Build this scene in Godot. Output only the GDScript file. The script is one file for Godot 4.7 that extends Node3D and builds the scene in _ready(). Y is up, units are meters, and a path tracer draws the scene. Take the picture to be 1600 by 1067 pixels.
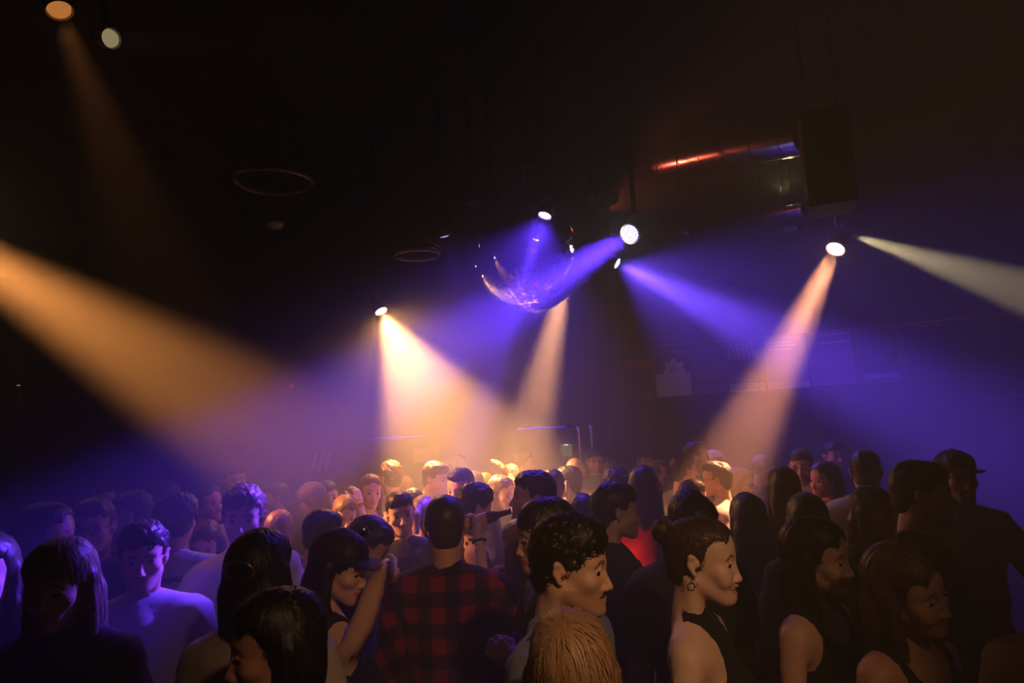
extends Node3D
# A crowd on the dance floor of a club under a mirror ball; coloured beams in the haze.

const WALL_AT := Vector3(0.81, 0, -8.27)      # a point of the far wall; it stands 18 degrees askew to the view
const WALL_TURN := 0.3120
const CEILING := 4.75

func _ready():
	# --- camera, air, exposure
	var cam := Camera3D.new()
	cam.name = "camera"
	add_child(cam)
	cam.position = Vector3(0, 2.07, 0)
	cam.rotation = Vector3(atan(116.5 / 1067.0), 0, -deg_to_rad(3.0))
	cam.fov = rad_to_deg(2.0 * atan(533.5 / 1067.0))
	cam.near = 0.05; cam.far = 60.0
	cam.current = true
	var we := WorldEnvironment.new()
	we.name = "air"
	add_child(we)
	var env := Environment.new()
	we.environment = env
	env.background_mode = Environment.BG_COLOR
	env.background_color = Color.BLACK
	env.tonemap_mode = Environment.TONE_MAPPER_LINEAR
	env.tonemap_exposure = 2.2
	env.volumetric_fog_enabled = true
	env.volumetric_fog_density = 0.09
	env.volumetric_fog_albedo = Color.WHITE
	env.volumetric_fog_anisotropy = 0.4
	env.sdfgi_enabled = true; env.ssao_enabled = true; env.ssil_enabled = true
	room()
	lamps()
	fittings()
	posters()
	back_of_the_room()
	crowd()
	bottle()
	print("triangles ", triangles)

# ------------------------------------------------------------------ helpers
func thing(called: String, label: String, category: String, at: Vector3, group := "") -> Node3D:
	var o := Node3D.new()
	o.name = numbered(called)
	add_child(o)
	o.position = at
	o.set_meta("label", label); o.set_meta("category", category)
	if group:
		o.set_meta("group", group)
	return o

func box(root: Node3D, called: String, size: Vector3, at: Vector3, m: Material, turn := Vector3.ZERO) -> MeshInstance3D:
	var b := BoxMesh.new()
	b.size = size
	var o := part(root, called, b, m)
	o.position = at; o.rotation = turn
	return o

func rod(root: Node3D, called: String, a: Vector3, b: Vector3, r: float, m: Material, sides := 12) -> MeshInstance3D:
	var s := tube([a, a.lerp(b, 0.02), a.lerp(b, 0.98), b], r, sides)
	return part(root, called, array_mesh(s.v, s.n, s.i), m)

func structure(called: String, size: Vector3, at: Vector3, turn: float, m: Material) -> MeshInstance3D:
	var o := box(self, called, size, at, m, Vector3(0, turn, 0))
	o.set_meta("kind", "structure")
	return o

func rough(c: Color, grain: float) -> StandardMaterial3D:
	var m := StandardMaterial3D.new()
	m.albedo_color = c; m.roughness = 0.9
	var t := NoiseTexture2D.new(); t.width = 256; t.height = 256; t.seamless = true
	var ns := FastNoiseLite.new(); ns.seed = 9; ns.frequency = 0.03; t.noise = ns
	var ramp := Gradient.new(); ramp.set_color(0, Color(0.78, 0.78, 0.78)); ramp.set_color(1, Color.WHITE); t.color_ramp = ramp
	m.albedo_texture = t; m.uv1_triplanar = true; m.uv1_world_triplanar = true; m.uv1_scale = Vector3.ONE * grain
	return m

func turned(points: PackedVector2Array, sides := 24) -> ArrayMesh:      # a lathe about z: x is the radius, y goes along -z
	var v := PackedVector3Array(); var n := PackedVector3Array(); var ix := PackedInt32Array()
	for q in points.size() - 1:
		var d := points[q + 1] - points[q]
		var nr := Vector2(d.y, -d.x).normalized()
		var o := v.size()
		for s in sides + 1:
			var c := cos(TAU * s / sides)
			var e := sin(TAU * s / sides)
			v.append(Vector3(c * points[q].x, e * points[q].x, -points[q].y)); n.append(Vector3(c * nr.x, e * nr.x, -nr.y))
			v.append(Vector3(c * points[q + 1].x, e * points[q + 1].x, -points[q + 1].y)); n.append(Vector3(c * nr.x, e * nr.x, -nr.y))
			if s < sides:
				ix.append_array(PackedInt32Array([o + s * 2, o + s * 2 + 2, o + s * 2 + 1, o + s * 2 + 1, o + s * 2 + 2, o + s * 2 + 3]))
	return array_mesh(v, n, ix)

# ------------------------------------------------------------------ the room
func wall_point(s: float, y: float, out := 0.0) -> Vector3:
	return WALL_AT + Basis(Vector3.UP, -WALL_TURN) * Vector3(s, y, out)

func room() -> void:
	var black := rough(Color("2c2a2c"), 0.6)
	var b := Basis(Vector3.UP, -WALL_TURN)
	structure("wall_back", Vector3(22, CEILING, 0.2), WALL_AT + b * Vector3(-1.0, CEILING / 2, -0.1), -WALL_TURN, rough(Color("35323a"), 0.7))
	structure("wall_left", Vector3(0.2, CEILING, 16), WALL_AT + b * Vector3(-9.5, CEILING / 2, 7.0), -WALL_TURN, black)
	structure("wall_right", Vector3(0.2, CEILING, 16), WALL_AT + b * Vector3(7.5, CEILING / 2, 7.0), -WALL_TURN, black)
	structure("wall_front", Vector3(22, CEILING, 0.2), WALL_AT + b * Vector3(-1.0, CEILING / 2, 13.0), -WALL_TURN, black)
	structure("floor", Vector3(22, 0.2, 18), WALL_AT + b * Vector3(-1.0, -0.1, 6.5), -WALL_TURN, rough(Color("2a2624"), 0.5))
	structure("ceiling", Vector3(22, 0.2, 18), WALL_AT + b * Vector3(-1.0, CEILING + 0.1, 6.5), -WALL_TURN, rough(Color("141416"), 0.5))
	# upright boards where the far wall steps back
	var boards := thing("wall_boards", "dark upright boards on the far wall right of the mirror ball", "panel", wall_point(0, 0))
	boards.rotation.y = -WALL_TURN
	for q in 4:
		box(boards, "board", Vector3(0.125, 1.5, 0.05), Vector3(0.024 + 0.15 * q, 3.15, 0.03), paint(Color("34303a"), 0.8))
	var cable := thing("wall_cable", "thin reddish cable running along the far wall above the posters", "cable", wall_point(0, 0))
	cable.rotation.y = -WALL_TURN
	rod(cable, "cable_run", Vector3(-0.003, 2.778, 0.03), Vector3(4.812, 2.834, 0.03), 0.009, paint(Color("c04a50"), 0.6), 8)

# ------------------------------------------------------------------ stage lamps
# A can with a lens, held by a yoke on a drop pipe from the ceiling. The light sits just in front of the lens.
func lamp(called: String, label: String, at: Vector3, aim: Vector3, cone: float, colour: Color, energy: float, r: float, glow: float, blend := 0.5, spill := 0.0, cells := false) -> Node3D:
	var o := thing(called, label, "lamp", at)
	var iron := paint(Color("1a1a1c"), 0.55)
	var way := (aim - at).normalized()
	var head := Node3D.new()
	head.name = "head"
	o.add_child(head)
	head.basis = Basis.looking_at(way, Vector3(0.01, 1, 0.02))
	part(head, "can", turned(PackedVector2Array([Vector2(0.0, -r * 2.6), Vector2(r * 0.75, -r * 2.5), Vector2(r * 0.8, -r * 1.6), Vector2(r * 1.12, -r * 1.2), Vector2(r * 1.14, 0.008), Vector2(r * 1.04, 0.008), Vector2(r * 1.02, -0.012)])), iron)
	for k in 3:
		part(head, "cooling_fin", turned(PackedVector2Array([Vector2(r * 0.78, -r * (2.3 - 0.25 * k)), Vector2(r * 0.95, -r * (2.3 - 0.25 * k)), Vector2(r * 0.95, -r * (2.25 - 0.25 * k)), Vector2(r * 0.78, -r * (2.25 - 0.25 * k))])), iron)
	var shine := StandardMaterial3D.new()
	shine.albedo_color = Color("0a0a0a"); shine.roughness = 0.1
	if glow > 0.0:
		shine.emission_enabled = true; shine.emission = colour.lerp(Color.WHITE, 0.45 if glow > 1.0 else 0.0); shine.emission_energy_multiplier = glow * (0.15 if cells else 1.0)
	else:
		shine.albedo_color = Color("6a6460"); shine.metallic = 0.6; shine.roughness = 0.25
	var bulge := 0.12 if cells else 0.45
	part(head, "lens", turned(PackedVector2Array([Vector2(r * 1.02, -0.010), Vector2(r * 0.92, bulge * r * 0.45), Vector2(r * 0.62, bulge * r * 0.85), Vector2(r * 0.3, bulge * r * 0.98), Vector2(0.0, bulge * r)])), shine)
	part(head, "rim", turned(PackedVector2Array([Vector2(r * 1.15, -0.012), Vector2(r * 1.20, 0.004), Vector2(r * 1.12, 0.014), Vector2(r * 1.02, 0.004)])), paint(Color("8a8078"), 0.3, 0.8))
	if cells:
		var hot := StandardMaterial3D.new()
		hot.emission_enabled = true; hot.emission = Color.WHITE; hot.emission_energy_multiplier = glow * 2.5; hot.albedo_color = Color.BLACK
		var dot := SphereMesh.new(); dot.radius = r * 0.10; dot.height = r * 0.12; dot.radial_segments = 10; dot.rings = 4
		for ring in [[1, 0.0], [6, 0.30], [12, 0.58], [18, 0.86]]:
			for k in ring[0]:
				var c := part(head, "led", dot, hot)
				var a: float = TAU * k / ring[0]
				c.position = Vector3(cos(a) * r * ring[1], sin(a) * r * ring[1], -bulge * r - 0.004); c.rotation.x = PI / 2
	# the yoke stays upright, the drop pipe goes up to the ceiling
	var side := way.cross(Vector3.UP).normalized()
	var mid := -way * r * 1.2
	var top := mid + Vector3(0, r * 2.0, 0)
	var arm := tube([mid + side * r * 1.2, mid + side * r * 1.3 + Vector3(0, r * 1.2, 0), top + side * r * 0.9, top, top - side * r * 0.9, mid - side * r * 1.3 + Vector3(0, r * 1.2, 0), mid - side * r * 1.2], r * 0.10, 8)
	part(o, "yoke", array_mesh(arm.v, arm.n, arm.i), iron)
	rod(o, "drop_pipe", top, Vector3(top.x, CEILING - at.y - 0.02, top.z), 0.022, iron)
	if energy > 0.0:
		var s := SpotLight3D.new()
		s.name = "beam"
		head.add_child(s)
		s.position = Vector3(0, 0, -bulge * r - 0.02)
		s.spot_angle = cone; s.spot_angle_attenuation = blend
		s.light_color = colour; s.light_energy = energy; s.light_size = r * 0.9
		s.spot_range = 30.0; s.spot_attenuation = 2.0; s.shadow_enabled = true
		if spill > 0.0:                # the stray light that leaves the lens round the beam
			var w: SpotLight3D = s.duplicate()
			w.name = "stray_light"
			head.add_child(w)
			w.spot_angle = 68.0 if colour.r > 0.9 else 50.0; w.spot_angle_attenuation = 1.0; w.light_energy = energy * spill
	return o

func lamps() -> void:
	var amber := Color(1.0, 0.69, 0.42)
	var deep := Color(1.0, 0.62, 0.31)
	var violet := Color(0.36, 0.195, 1.0)
	var cream := Color(1.0, 0.90, 0.66)
	lamp("spot_lamp", "bright orange spot lamp at left of the mirror ball, widest beam", Vector3(-1.137, 3.052, -5.928), Vector3(-0.35, 1.5, -5.35), 27, amber, 47.0, 0.05, 9.0, 0.55, 0.045)
	lamp("spot_lamp", "orange spot lamp hidden behind the mirror ball", Vector3(0.558, 3.404, -6.393), Vector3(0.077, 1.776, -6.269), 9.5, amber, 90.0, 0.08, 5.0, 0.45)
	lamp("spot_lamp", "white-faced blue spot lamp in front of the mirror ball's top", Vector3(0.277, 3.451, -4.627), Vector3(-0.168, 2.259, -4.305), 5.0, violet, 50.0, 0.043, 8.0, 0.5, 0.06)
	lamp("led_lamp", "round blue LED lamp with many bright cells, right of the mirror ball", Vector3(0.943, 3.403, -5.085), Vector3(-1.35, 1.72, -2.55), 6.0, violet, 80.0, 0.07, 4.0, 0.5, 0.0, true)
	lamp("spot_lamp", "small fierce blue lamp throwing its beam to the right", Vector3(1.031, 3.465, -6.386), Vector3(2.373, 2.551, -5.883), 13, Color(0.43, 0.27, 1.0), 115.0, 0.05, 9.0, 1.0, 0.06)
	lamp("spot_lamp", "orange spot lamp at right with a beam down to the left", Vector3(2.692, 3.298, -5.499), Vector3(1.564, 1.811, -4.807), 7.5, Color(1.0, 0.63, 0.42), 80.0, 0.066, 6.0, 0.5)
	lamp("spot_lamp", "small cream spot lamp at right throwing a pale beam to the right edge", Vector3(3.143, 3.536, -6.077), Vector3(5.2, 2.5, -5.6), 9, cream, 45.0, 0.036, 6.0, 0.5)
	lamp("spot_lamp", "orange spot lamp outside the left edge, its broad beam crossing the left", Vector3(-3.693, 3.496, -4.069), Vector3(-0.8, 1.55, -4.3), 11, deep, 48.0, 0.11, 4.0, 0.6)
	lamp("spot_lamp", "narrow blue lamp left of the mirror ball, seen from behind", Vector3(-0.510, 3.579, -5.468), Vector3(-0.2, 1.8, -6.1), 4.0, violet, 8.0, 0.05, 2.0, 0.3)
	lamp("spot_lamp", "dim orange lamp in the top left corner", Vector3(-2.166, 4.200, -3.188), Vector3(-1.291, 2.164, -2.907), 10, deep, 0.5, 0.055, 0.28, 0.7)
	lamp("spot_lamp", "pale cream lamp face in the top left corner", Vector3(-1.976, 4.099, -3.299), Vector3(1.5, 2.6, -1.5), 9, cream, 0.01, 0.045, 0.16, 0.7)
	lamp("spot_lamp", "warm white spot lamp hanging behind the camera at right, out of the frame", Vector3(1.2, 3.7, 1.0), Vector3(0.08, 1.40, -2.05), 16, Color(1.0, 0.76, 0.55), 2.9, 0.08, 3.0, 1.0)
	lamp("pin_lamp", "small dim red lamp behind the blue lamps, lighting the duct from below", Vector3(1.072, 4.282, -7.404), Vector3(1.952, 4.463, -6.177), 30, Color(1.0, 0.40, 0.28), 0.3, 0.03, 0.0, 0.9)
	lamp("pin_lamp", "small dim cream lamp near the right spot lamps, lighting the duct's end", Vector3(2.701, 4.083, -6.419), Vector3(2.143, 4.133, -5.106), 30, cream, 0.06, 0.03, 0.0, 0.9)
	var group := "unlit round lamps over the mirror ball"
	for d in [["left one of the unlit lamp pair left of the ball's chain", Vector3(-0.255, 3.749, -5.148)], ["right one of the unlit lamp pair left of the ball's chain", Vector3(-0.101, 3.791, -5.194)], ["left one of the unlit lamp pair above the blue LED lamp", Vector3(0.718, 3.839, -5.440)], ["right one of the unlit lamp pair above the blue LED lamp", Vector3(0.874, 3.800, -5.444)]]:
		var o := lamp("unlit_lamp", d[0], d[1], Vector3(0.1, 2.3, -0.5), 10, Color.WHITE, 0.0, 0.05, 0.0)
		o.set_meta("group", group)



# ------------------------------------------------------------------ mirror ball, ducts, hoops
func fittings() -> void:
	var at := Vector3(0.164, 3.279, -5.250)
	var r := 0.42
	var ball := thing("mirror_ball", "large mirror ball hanging in the middle of the room", "mirror ball", at)
	var core := SphereMesh.new(); core.radius = r - 0.006; core.height = core.radius * 2.0
	part(ball, "core", core, paint(Color("101014"), 0.4))
	# the mirrors: far too small to tell apart
	var rng := RandomNumberGenerator.new(); rng.seed = 21
	var v := PackedVector3Array(); var n := PackedVector3Array(); var ix := PackedInt32Array()
	var rows := 116
	for q in range(1, rows):
		var la := PI * q / rows
		var count := maxi(3, int(TAU * sin(la) * rows / PI))
		for k in count:
			var lo := TAU * (k + 0.5 * (q % 2)) / count
			var out := Vector3(sin(la) * cos(lo), cos(la), sin(la) * sin(lo))
			var tilt := 0.004 if rng.randf() > 0.06 else 0.16
			var face := (out + Vector3(rng.randfn(), rng.randfn(), rng.randfn()) * tilt).normalized()
			var x := face.cross(Vector3(0.01, 1, 0.02)).normalized()
			var y := x.cross(face)
			var h := r * PI / rows * 0.47
			var o := v.size()
			for c in [[-1, -1], [1, -1], [1, 1], [-1, 1]]:
				v.append(out * r + x * (h * c[0]) + y * (h * c[1])); n.append(face)
			ix.append_array(PackedInt32Array([o, o + 1, o + 2, o, o + 2, o + 3]))
	var tiles := part(ball, "mirror_tiles", array_mesh(v, n, ix), paint(Color("c8c8d4"), 0.06, 1.0))
	tiles.set_meta("kind", "stuff")
	var iron := paint(Color("1a1a1c"), 0.5)
	part(ball, "collar", turned(PackedVector2Array([Vector2(0.0, 0.05), Vector2(0.055, 0.05), Vector2(0.055, -0.03), Vector2(0.0, -0.03)])), paint(Color("808088"), 0.3, 1.0)).transform = Transform3D(Basis(Vector3.RIGHT, -PI / 2), Vector3(0, r + 0.01, 0))
	for k in 12:
		var link := TorusMesh.new(); link.inner_radius = 0.008; link.outer_radius = 0.015; link.rings = 12; link.ring_segments = 6
		var l := part(ball, "chain_link", link, paint(Color("9a9aa2"), 0.25, 1.0))
		l.transform = Transform3D(Basis(Vector3.UP, PI / 2 * (k % 2)) * Basis(Vector3.RIGHT, PI / 2), Vector3(0, r + 0.07 + 0.022 * k, 0))
	box(ball, "motor", Vector3(0.16, 0.14, 0.16), Vector3(0, r + 0.40, 0), iron)
	rod(ball, "motor_pipe", Vector3(0, r + 0.46, 0), Vector3(0, CEILING - at.y - 0.02, 0), 0.025, iron)
	# air ducts, each with its ring seams
	var zinc := paint(Color("c8c8cc"), 0.26, 1.0)
	for d in [
		["big round silver air duct under the ceiling at right", Vector3(1.433, 5.035, -8.126), Vector3(2.271, 4.027, -4.816), 0.17, 9],
		["short silver duct below the big one, at right", Vector3(2.476, 3.932, -6.838), Vector3(2.478, 3.633, -5.463), 0.06, 6],
		["thin silver pipe above the small orange lamp at right", Vector3(2.553, 3.869, -7.248), Vector3(2.580, 3.586, -5.870), 0.028, 7],
		["thin pipe catching red light right of the blue lamps", Vector3(1.482, 3.781, -6.855), Vector3(1.677, 3.653, -6.064), 0.03, 3]]:
		var a: Vector3 = d[1]
		var b: Vector3 = d[2]
		var o := thing("air_duct", d[0], "duct", a, "ducts under the ceiling")
		rod(o, "duct_pipe", Vector3.ZERO, b - a, d[3], zinc, 28)
		for k in d[4]:
			var p: Vector3 = (b - a) * ((k + 0.5) / d[4])
			var e: Vector3 = (b - a).normalized() * 0.012
			rod(o, "seam_ring", p - e, p + e, d[3] + 0.007, zinc, 28)
		rod(o, "hanger", (b - a) * 0.3 + Vector3(0, d[3], 0), Vector3((b.x - a.x) * 0.3, CEILING - a.y - 0.02, (b.z - a.z) * 0.3), 0.006, iron, 6)
		rod(o, "hanger", (b - a) * 0.8 + Vector3(0, d[3], 0), Vector3((b.x - a.x) * 0.8, CEILING - a.y - 0.02, (b.z - a.z) * 0.8), 0.006, iron, 6)
	# a hung loudspeaker that cuts off the ducts
	var sp := Vector3(2.228, 3.685, -4.552)
	var box_ := thing("hanging_loudspeaker", "black loudspeaker hung under the ceiling where the ducts end", "loudspeaker", sp)
	box_.rotation.y = -0.35
	box(box_, "cabinet", Vector3(0.30, 0.66, 0.34), Vector3.ZERO, paint(Color("0c0c0e"), 0.7))
	box(box_, "grille", Vector3(0.27, 0.62, 0.012), Vector3(0, 0, 0.174), paint(Color("080809"), 0.9))
	rod(box_, "hanger", Vector3(-0.1, 0.33, 0), Vector3(-0.1, CEILING - sp.y - 0.02, 0), 0.01, iron, 6)
	rod(box_, "hanger", Vector3(0.1, 0.33, 0), Vector3(0.1, CEILING - sp.y - 0.02, 0), 0.01, iron, 6)
	# hoops and discs under the ceiling, left of the ball
	for h in [["dim metal hoop hanging left of the mirror ball", Vector3(-0.743, 3.430, -5.485), 0.19], ["large dim hoop under the ceiling at left", Vector3(-1.679, 3.869, -4.833), 0.28]]:
		var o := thing("hanging_hoop", h[0], "hoop", h[1])
		var t := TorusMesh.new(); t.inner_radius = h[2] - 0.022; t.outer_radius = h[2] + 0.008; t.rings = 40; t.ring_segments = 8
		part(o, "ring", t, paint(Color("6a5a50"), 0.4, 0.6)).scale = Vector3(1, 1.6, 1)
		for k in 3:
			var p := Vector3(cos(TAU * k / 3 + 0.4) * h[2], 0, sin(TAU * k / 3 + 0.4) * h[2])
			rod(o, "wire", p, Vector3(0, CEILING - (h[1] as Vector3).y - 0.02, 0), 0.003, iron, 5)
	var disc := thing("ceiling_disc", "small pale disc under the ceiling above the left beam", "smoke detector", Vector3(-2.024, 3.843, -5.842))
	part(disc, "cover", turned(PackedVector2Array([Vector2(0.0, 0.03), Vector2(0.055, 0.025), Vector2(0.07, 0.0), Vector2(0.07, -0.02), Vector2(0.0, -0.02)])), paint(Color("8a8078"), 0.6)).rotation.x = -PI / 2
	rod(disc, "stem", Vector3(0, 0.01, 0), Vector3(0, CEILING - 3.843 - 0.02, 0), 0.012, iron, 8)
	# barn doors of the lamp left of the ball
	var doors := thing("lamp_shutter", "open metal shutter frame beside the narrow blue lamp", "lamp part", Vector3(-0.611, 3.525, -5.424))
	for k in 3:
		var s := tube([Vector3(-0.10 + 0.03 * k, 0.09 - 0.04 * k, 0), Vector3(-0.02 + 0.03 * k, -0.01 - 0.02 * k, 0.02), Vector3(0.08, -0.09, 0.03)], 0.004, 6)
		part(doors, "bar", array_mesh(s.v, s.n, s.i), paint(Color("9a8878"), 0.4, 0.7))
	rod(doors, "stem", Vector3(-0.02, 0, 0.01), Vector3(-0.02, CEILING - 3.525 - 0.02, 0.01), 0.01, iron, 8)

# ------------------------------------------------------------------ posters on the far wall
func picture(w: int, h: int, ground: Color, marks: Array) -> ImageTexture:
	var im := Image.create(w, h, false, Image.FORMAT_RGB8)
	im.fill(ground)
	for m in marks:
		if m[0] == "bar":
			im.fill_rect(Rect2i(int(m[1] * w), int(m[2] * h), int(m[3] * w), int(m[4] * h)), m[5])
		elif m[0] == "lines":
			for k in m[5]:
				im.fill_rect(Rect2i(int(m[1] * w), int((m[2] + m[4] * k) * h), int(m[3] * w * (0.7 + 0.3 * fmod(k * 0.618, 1.0))), maxi(1, int(m[4] * h * 0.45))), m[6])
		elif m[0] == "stripes":
			for k in m[5]:
				im.fill_rect(Rect2i(int((m[1] + m[3] / m[5] * k) * w), int(m[2] * h), maxi(1, int(m[3] / m[5] * w * 0.5)), int(m[4] * h * (0.6 + 0.4 * fmod(k * 0.618, 1.0)))), m[6])
		else:
			for y in h:
				for x in w:
					var d := Vector2((float(x) / w - m[1]) / m[3], (float(y) / h - m[2]) / m[4])
					if d.length() < 1.0 + 0.18 * sin(d.angle() * 7.0):
						im.set_pixel(x, y, m[5])
	return ImageTexture.create_from_image(im)

func poster(label: String, s0: float, s1: float, y0: float, y1: float, tex: ImageTexture, frame := false) -> Node3D:
	var o := thing("poster", label, "poster", wall_point((s0 + s1) / 2, (y0 + y1) / 2, 0.006), "posters on the far wall")
	o.rotation.y = -WALL_TURN
	var w := s1 - s0
	var h := y1 - y0
	box(o, "sheet", Vector3(w, h, 0.006), Vector3.ZERO, paint(Color("c8c4c0"), 0.9))
	var q := QuadMesh.new(); q.size = Vector2(w * 0.99, h * 0.99)
	var m := StandardMaterial3D.new(); m.albedo_texture = tex; m.roughness = 0.7
	part(o, "print", q, m).position = Vector3(0, 0, 0.0042)
	if frame:
		for k in [-1, 1]:
			box(o, "frame_bar", Vector3(0.022, h + 0.04, 0.02), Vector3(k * (w / 2 + 0.011), 0, 0.006), paint(Color("7a3a40"), 0.6))
			box(o, "frame_bar", Vector3(w, 0.022, 0.02), Vector3(0, k * (h / 2 + 0.011), 0.006), paint(Color("7a3a40"), 0.6))
	return o

func lettering(root: Node3D, text: String, tall: float, at: Vector3, c: Color) -> void:
	var t := TextMesh.new()
	var font := SystemFont.new(); font.font_names = PackedStringArray(["Droid Sans"]); font.font_weight = 700
	t.font = font; t.text = text; t.font_size = 32; t.pixel_size = tall / 24.0; t.depth = 0.002
	part(root, "lettering", t, paint(c, 0.8)).position = at

func posters() -> void:
	var white := Color("c9c2cc"); var red := Color("a03040"); var night := Color("201c34"); var plum := Color("5a3a70")
	poster("dark poster with a red title block, leftmost in the row", 0.519, 0.863, 2.188, 2.677, picture(92, 130, Color("2a2238"), [["bar", 0.05, 0.05, 0.92, 0.22, red], ["lines", 0.2, 0.08, 0.7, 0.05, 3, night], ["lines", 0.1, 0.75, 0.8, 0.04, 5, Color("8a6a80")]]))
	poster("poster with a white lower half and a pale ruffled figure", 0.889, 1.288, 2.202, 2.728, picture(110, 150, night, [["bar", 0.0, 0.0, 1.0, 0.09, plum], ["blob", 0.55, 0.42, 0.28, 0.22, white], ["blob", 0.5, 0.26, 0.05, 0.10, white], ["bar", 0.0, 0.5, 1.0, 0.5, white], ["lines", 0.4, 0.36, 0.3, 0.03, 4, Color("6a6078")]]))
	poster("violet poster with upright lettering and a red shape", 1.305, 1.685, 2.215, 2.748, picture(110, 150, Color("6a4a86"), [["stripes", 0.1, 0.12, 0.8, 0.26, 9, Color("3a2860")], ["stripes", 0.3, 0.30, 0.4, 0.2, 5, Color("3a2860")], ["blob", 0.4, 0.72, 0.3, 0.12, red], ["bar", 0.0, 0.74, 1.0, 0.06, night]]))
	var acht := poster("poster with ACHT EIMER in large letters and a white foot", 1.702, 2.083, 2.206, 2.781, picture(110, 150, Color("6e5090"), [["bar", 0.0, 0.84, 1.0, 0.16, white], ["lines", 0.05, 0.87, 0.9, 0.05, 2, Color("8070a0")], ["lines", 0.2, 0.7, 0.7, 0.03, 4, Color("a890b8")]]))
	lettering(acht, "ACHT", 0.085, Vector3(-0.03, 0.21, 0.007), Color("c0b4d0"))
	lettering(acht, "EIMER", 0.085, Vector3(-0.02, 0.12, 0.007), Color("c0b4d0"))
	poster("pale violet poster crossed by the right orange beam", 2.106, 2.540, 2.215, 2.787, picture(110, 150, Color("7a5c96"), [["lines", 0.08, 0.08, 0.8, 0.07, 3, Color("b8a8c8")], ["bar", 0.0, 0.88, 1.0, 0.12, white]]))
	poster("plain violet poster with two thin lines on top", 2.563, 2.993, 2.228, 2.797, picture(110, 150, Color("66508c"), [["bar", 0.4, 0.03, 0.55, 0.02, white], ["bar", 0.25, 0.18, 0.7, 0.02, white], ["lines", 0.1, 0.6, 0.8, 0.05, 6, Color("5a4680")]]))
	poster("framed dark poster with a pale strip at its foot", 3.053, 3.436, 2.240, 2.791, picture(110, 150, Color("2c2850"), [["bar", 0.05, 0.86, 0.9, 0.1, Color("8a80a8")], ["blob", 0.5, 0.4, 0.3, 0.2, Color("3c3870")], ["lines", 0.1, 0.12, 0.5, 0.05, 2, Color("6a60a0")]]), true)
	poster("dim blue poster, rightmost in the row", 3.482, 3.834, 2.246, 2.794, picture(110, 150, Color("2e2a52"), [["lines", 0.1, 0.5, 0.8, 0.05, 7, Color("4a4480")]]))
	var tape := thing("tape_strip", "short light strip of tape hanging askew beside the first poster", "tape", wall_point(0.820, 2.247, 0.022))
	tape.rotation.y = -WALL_TURN
	box(tape, "strip", Vector3(0.014, 0.09, 0.004), Vector3.ZERO, paint(Color("c8b8b0"), 0.7), Vector3(0, 0, -0.7))

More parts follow.
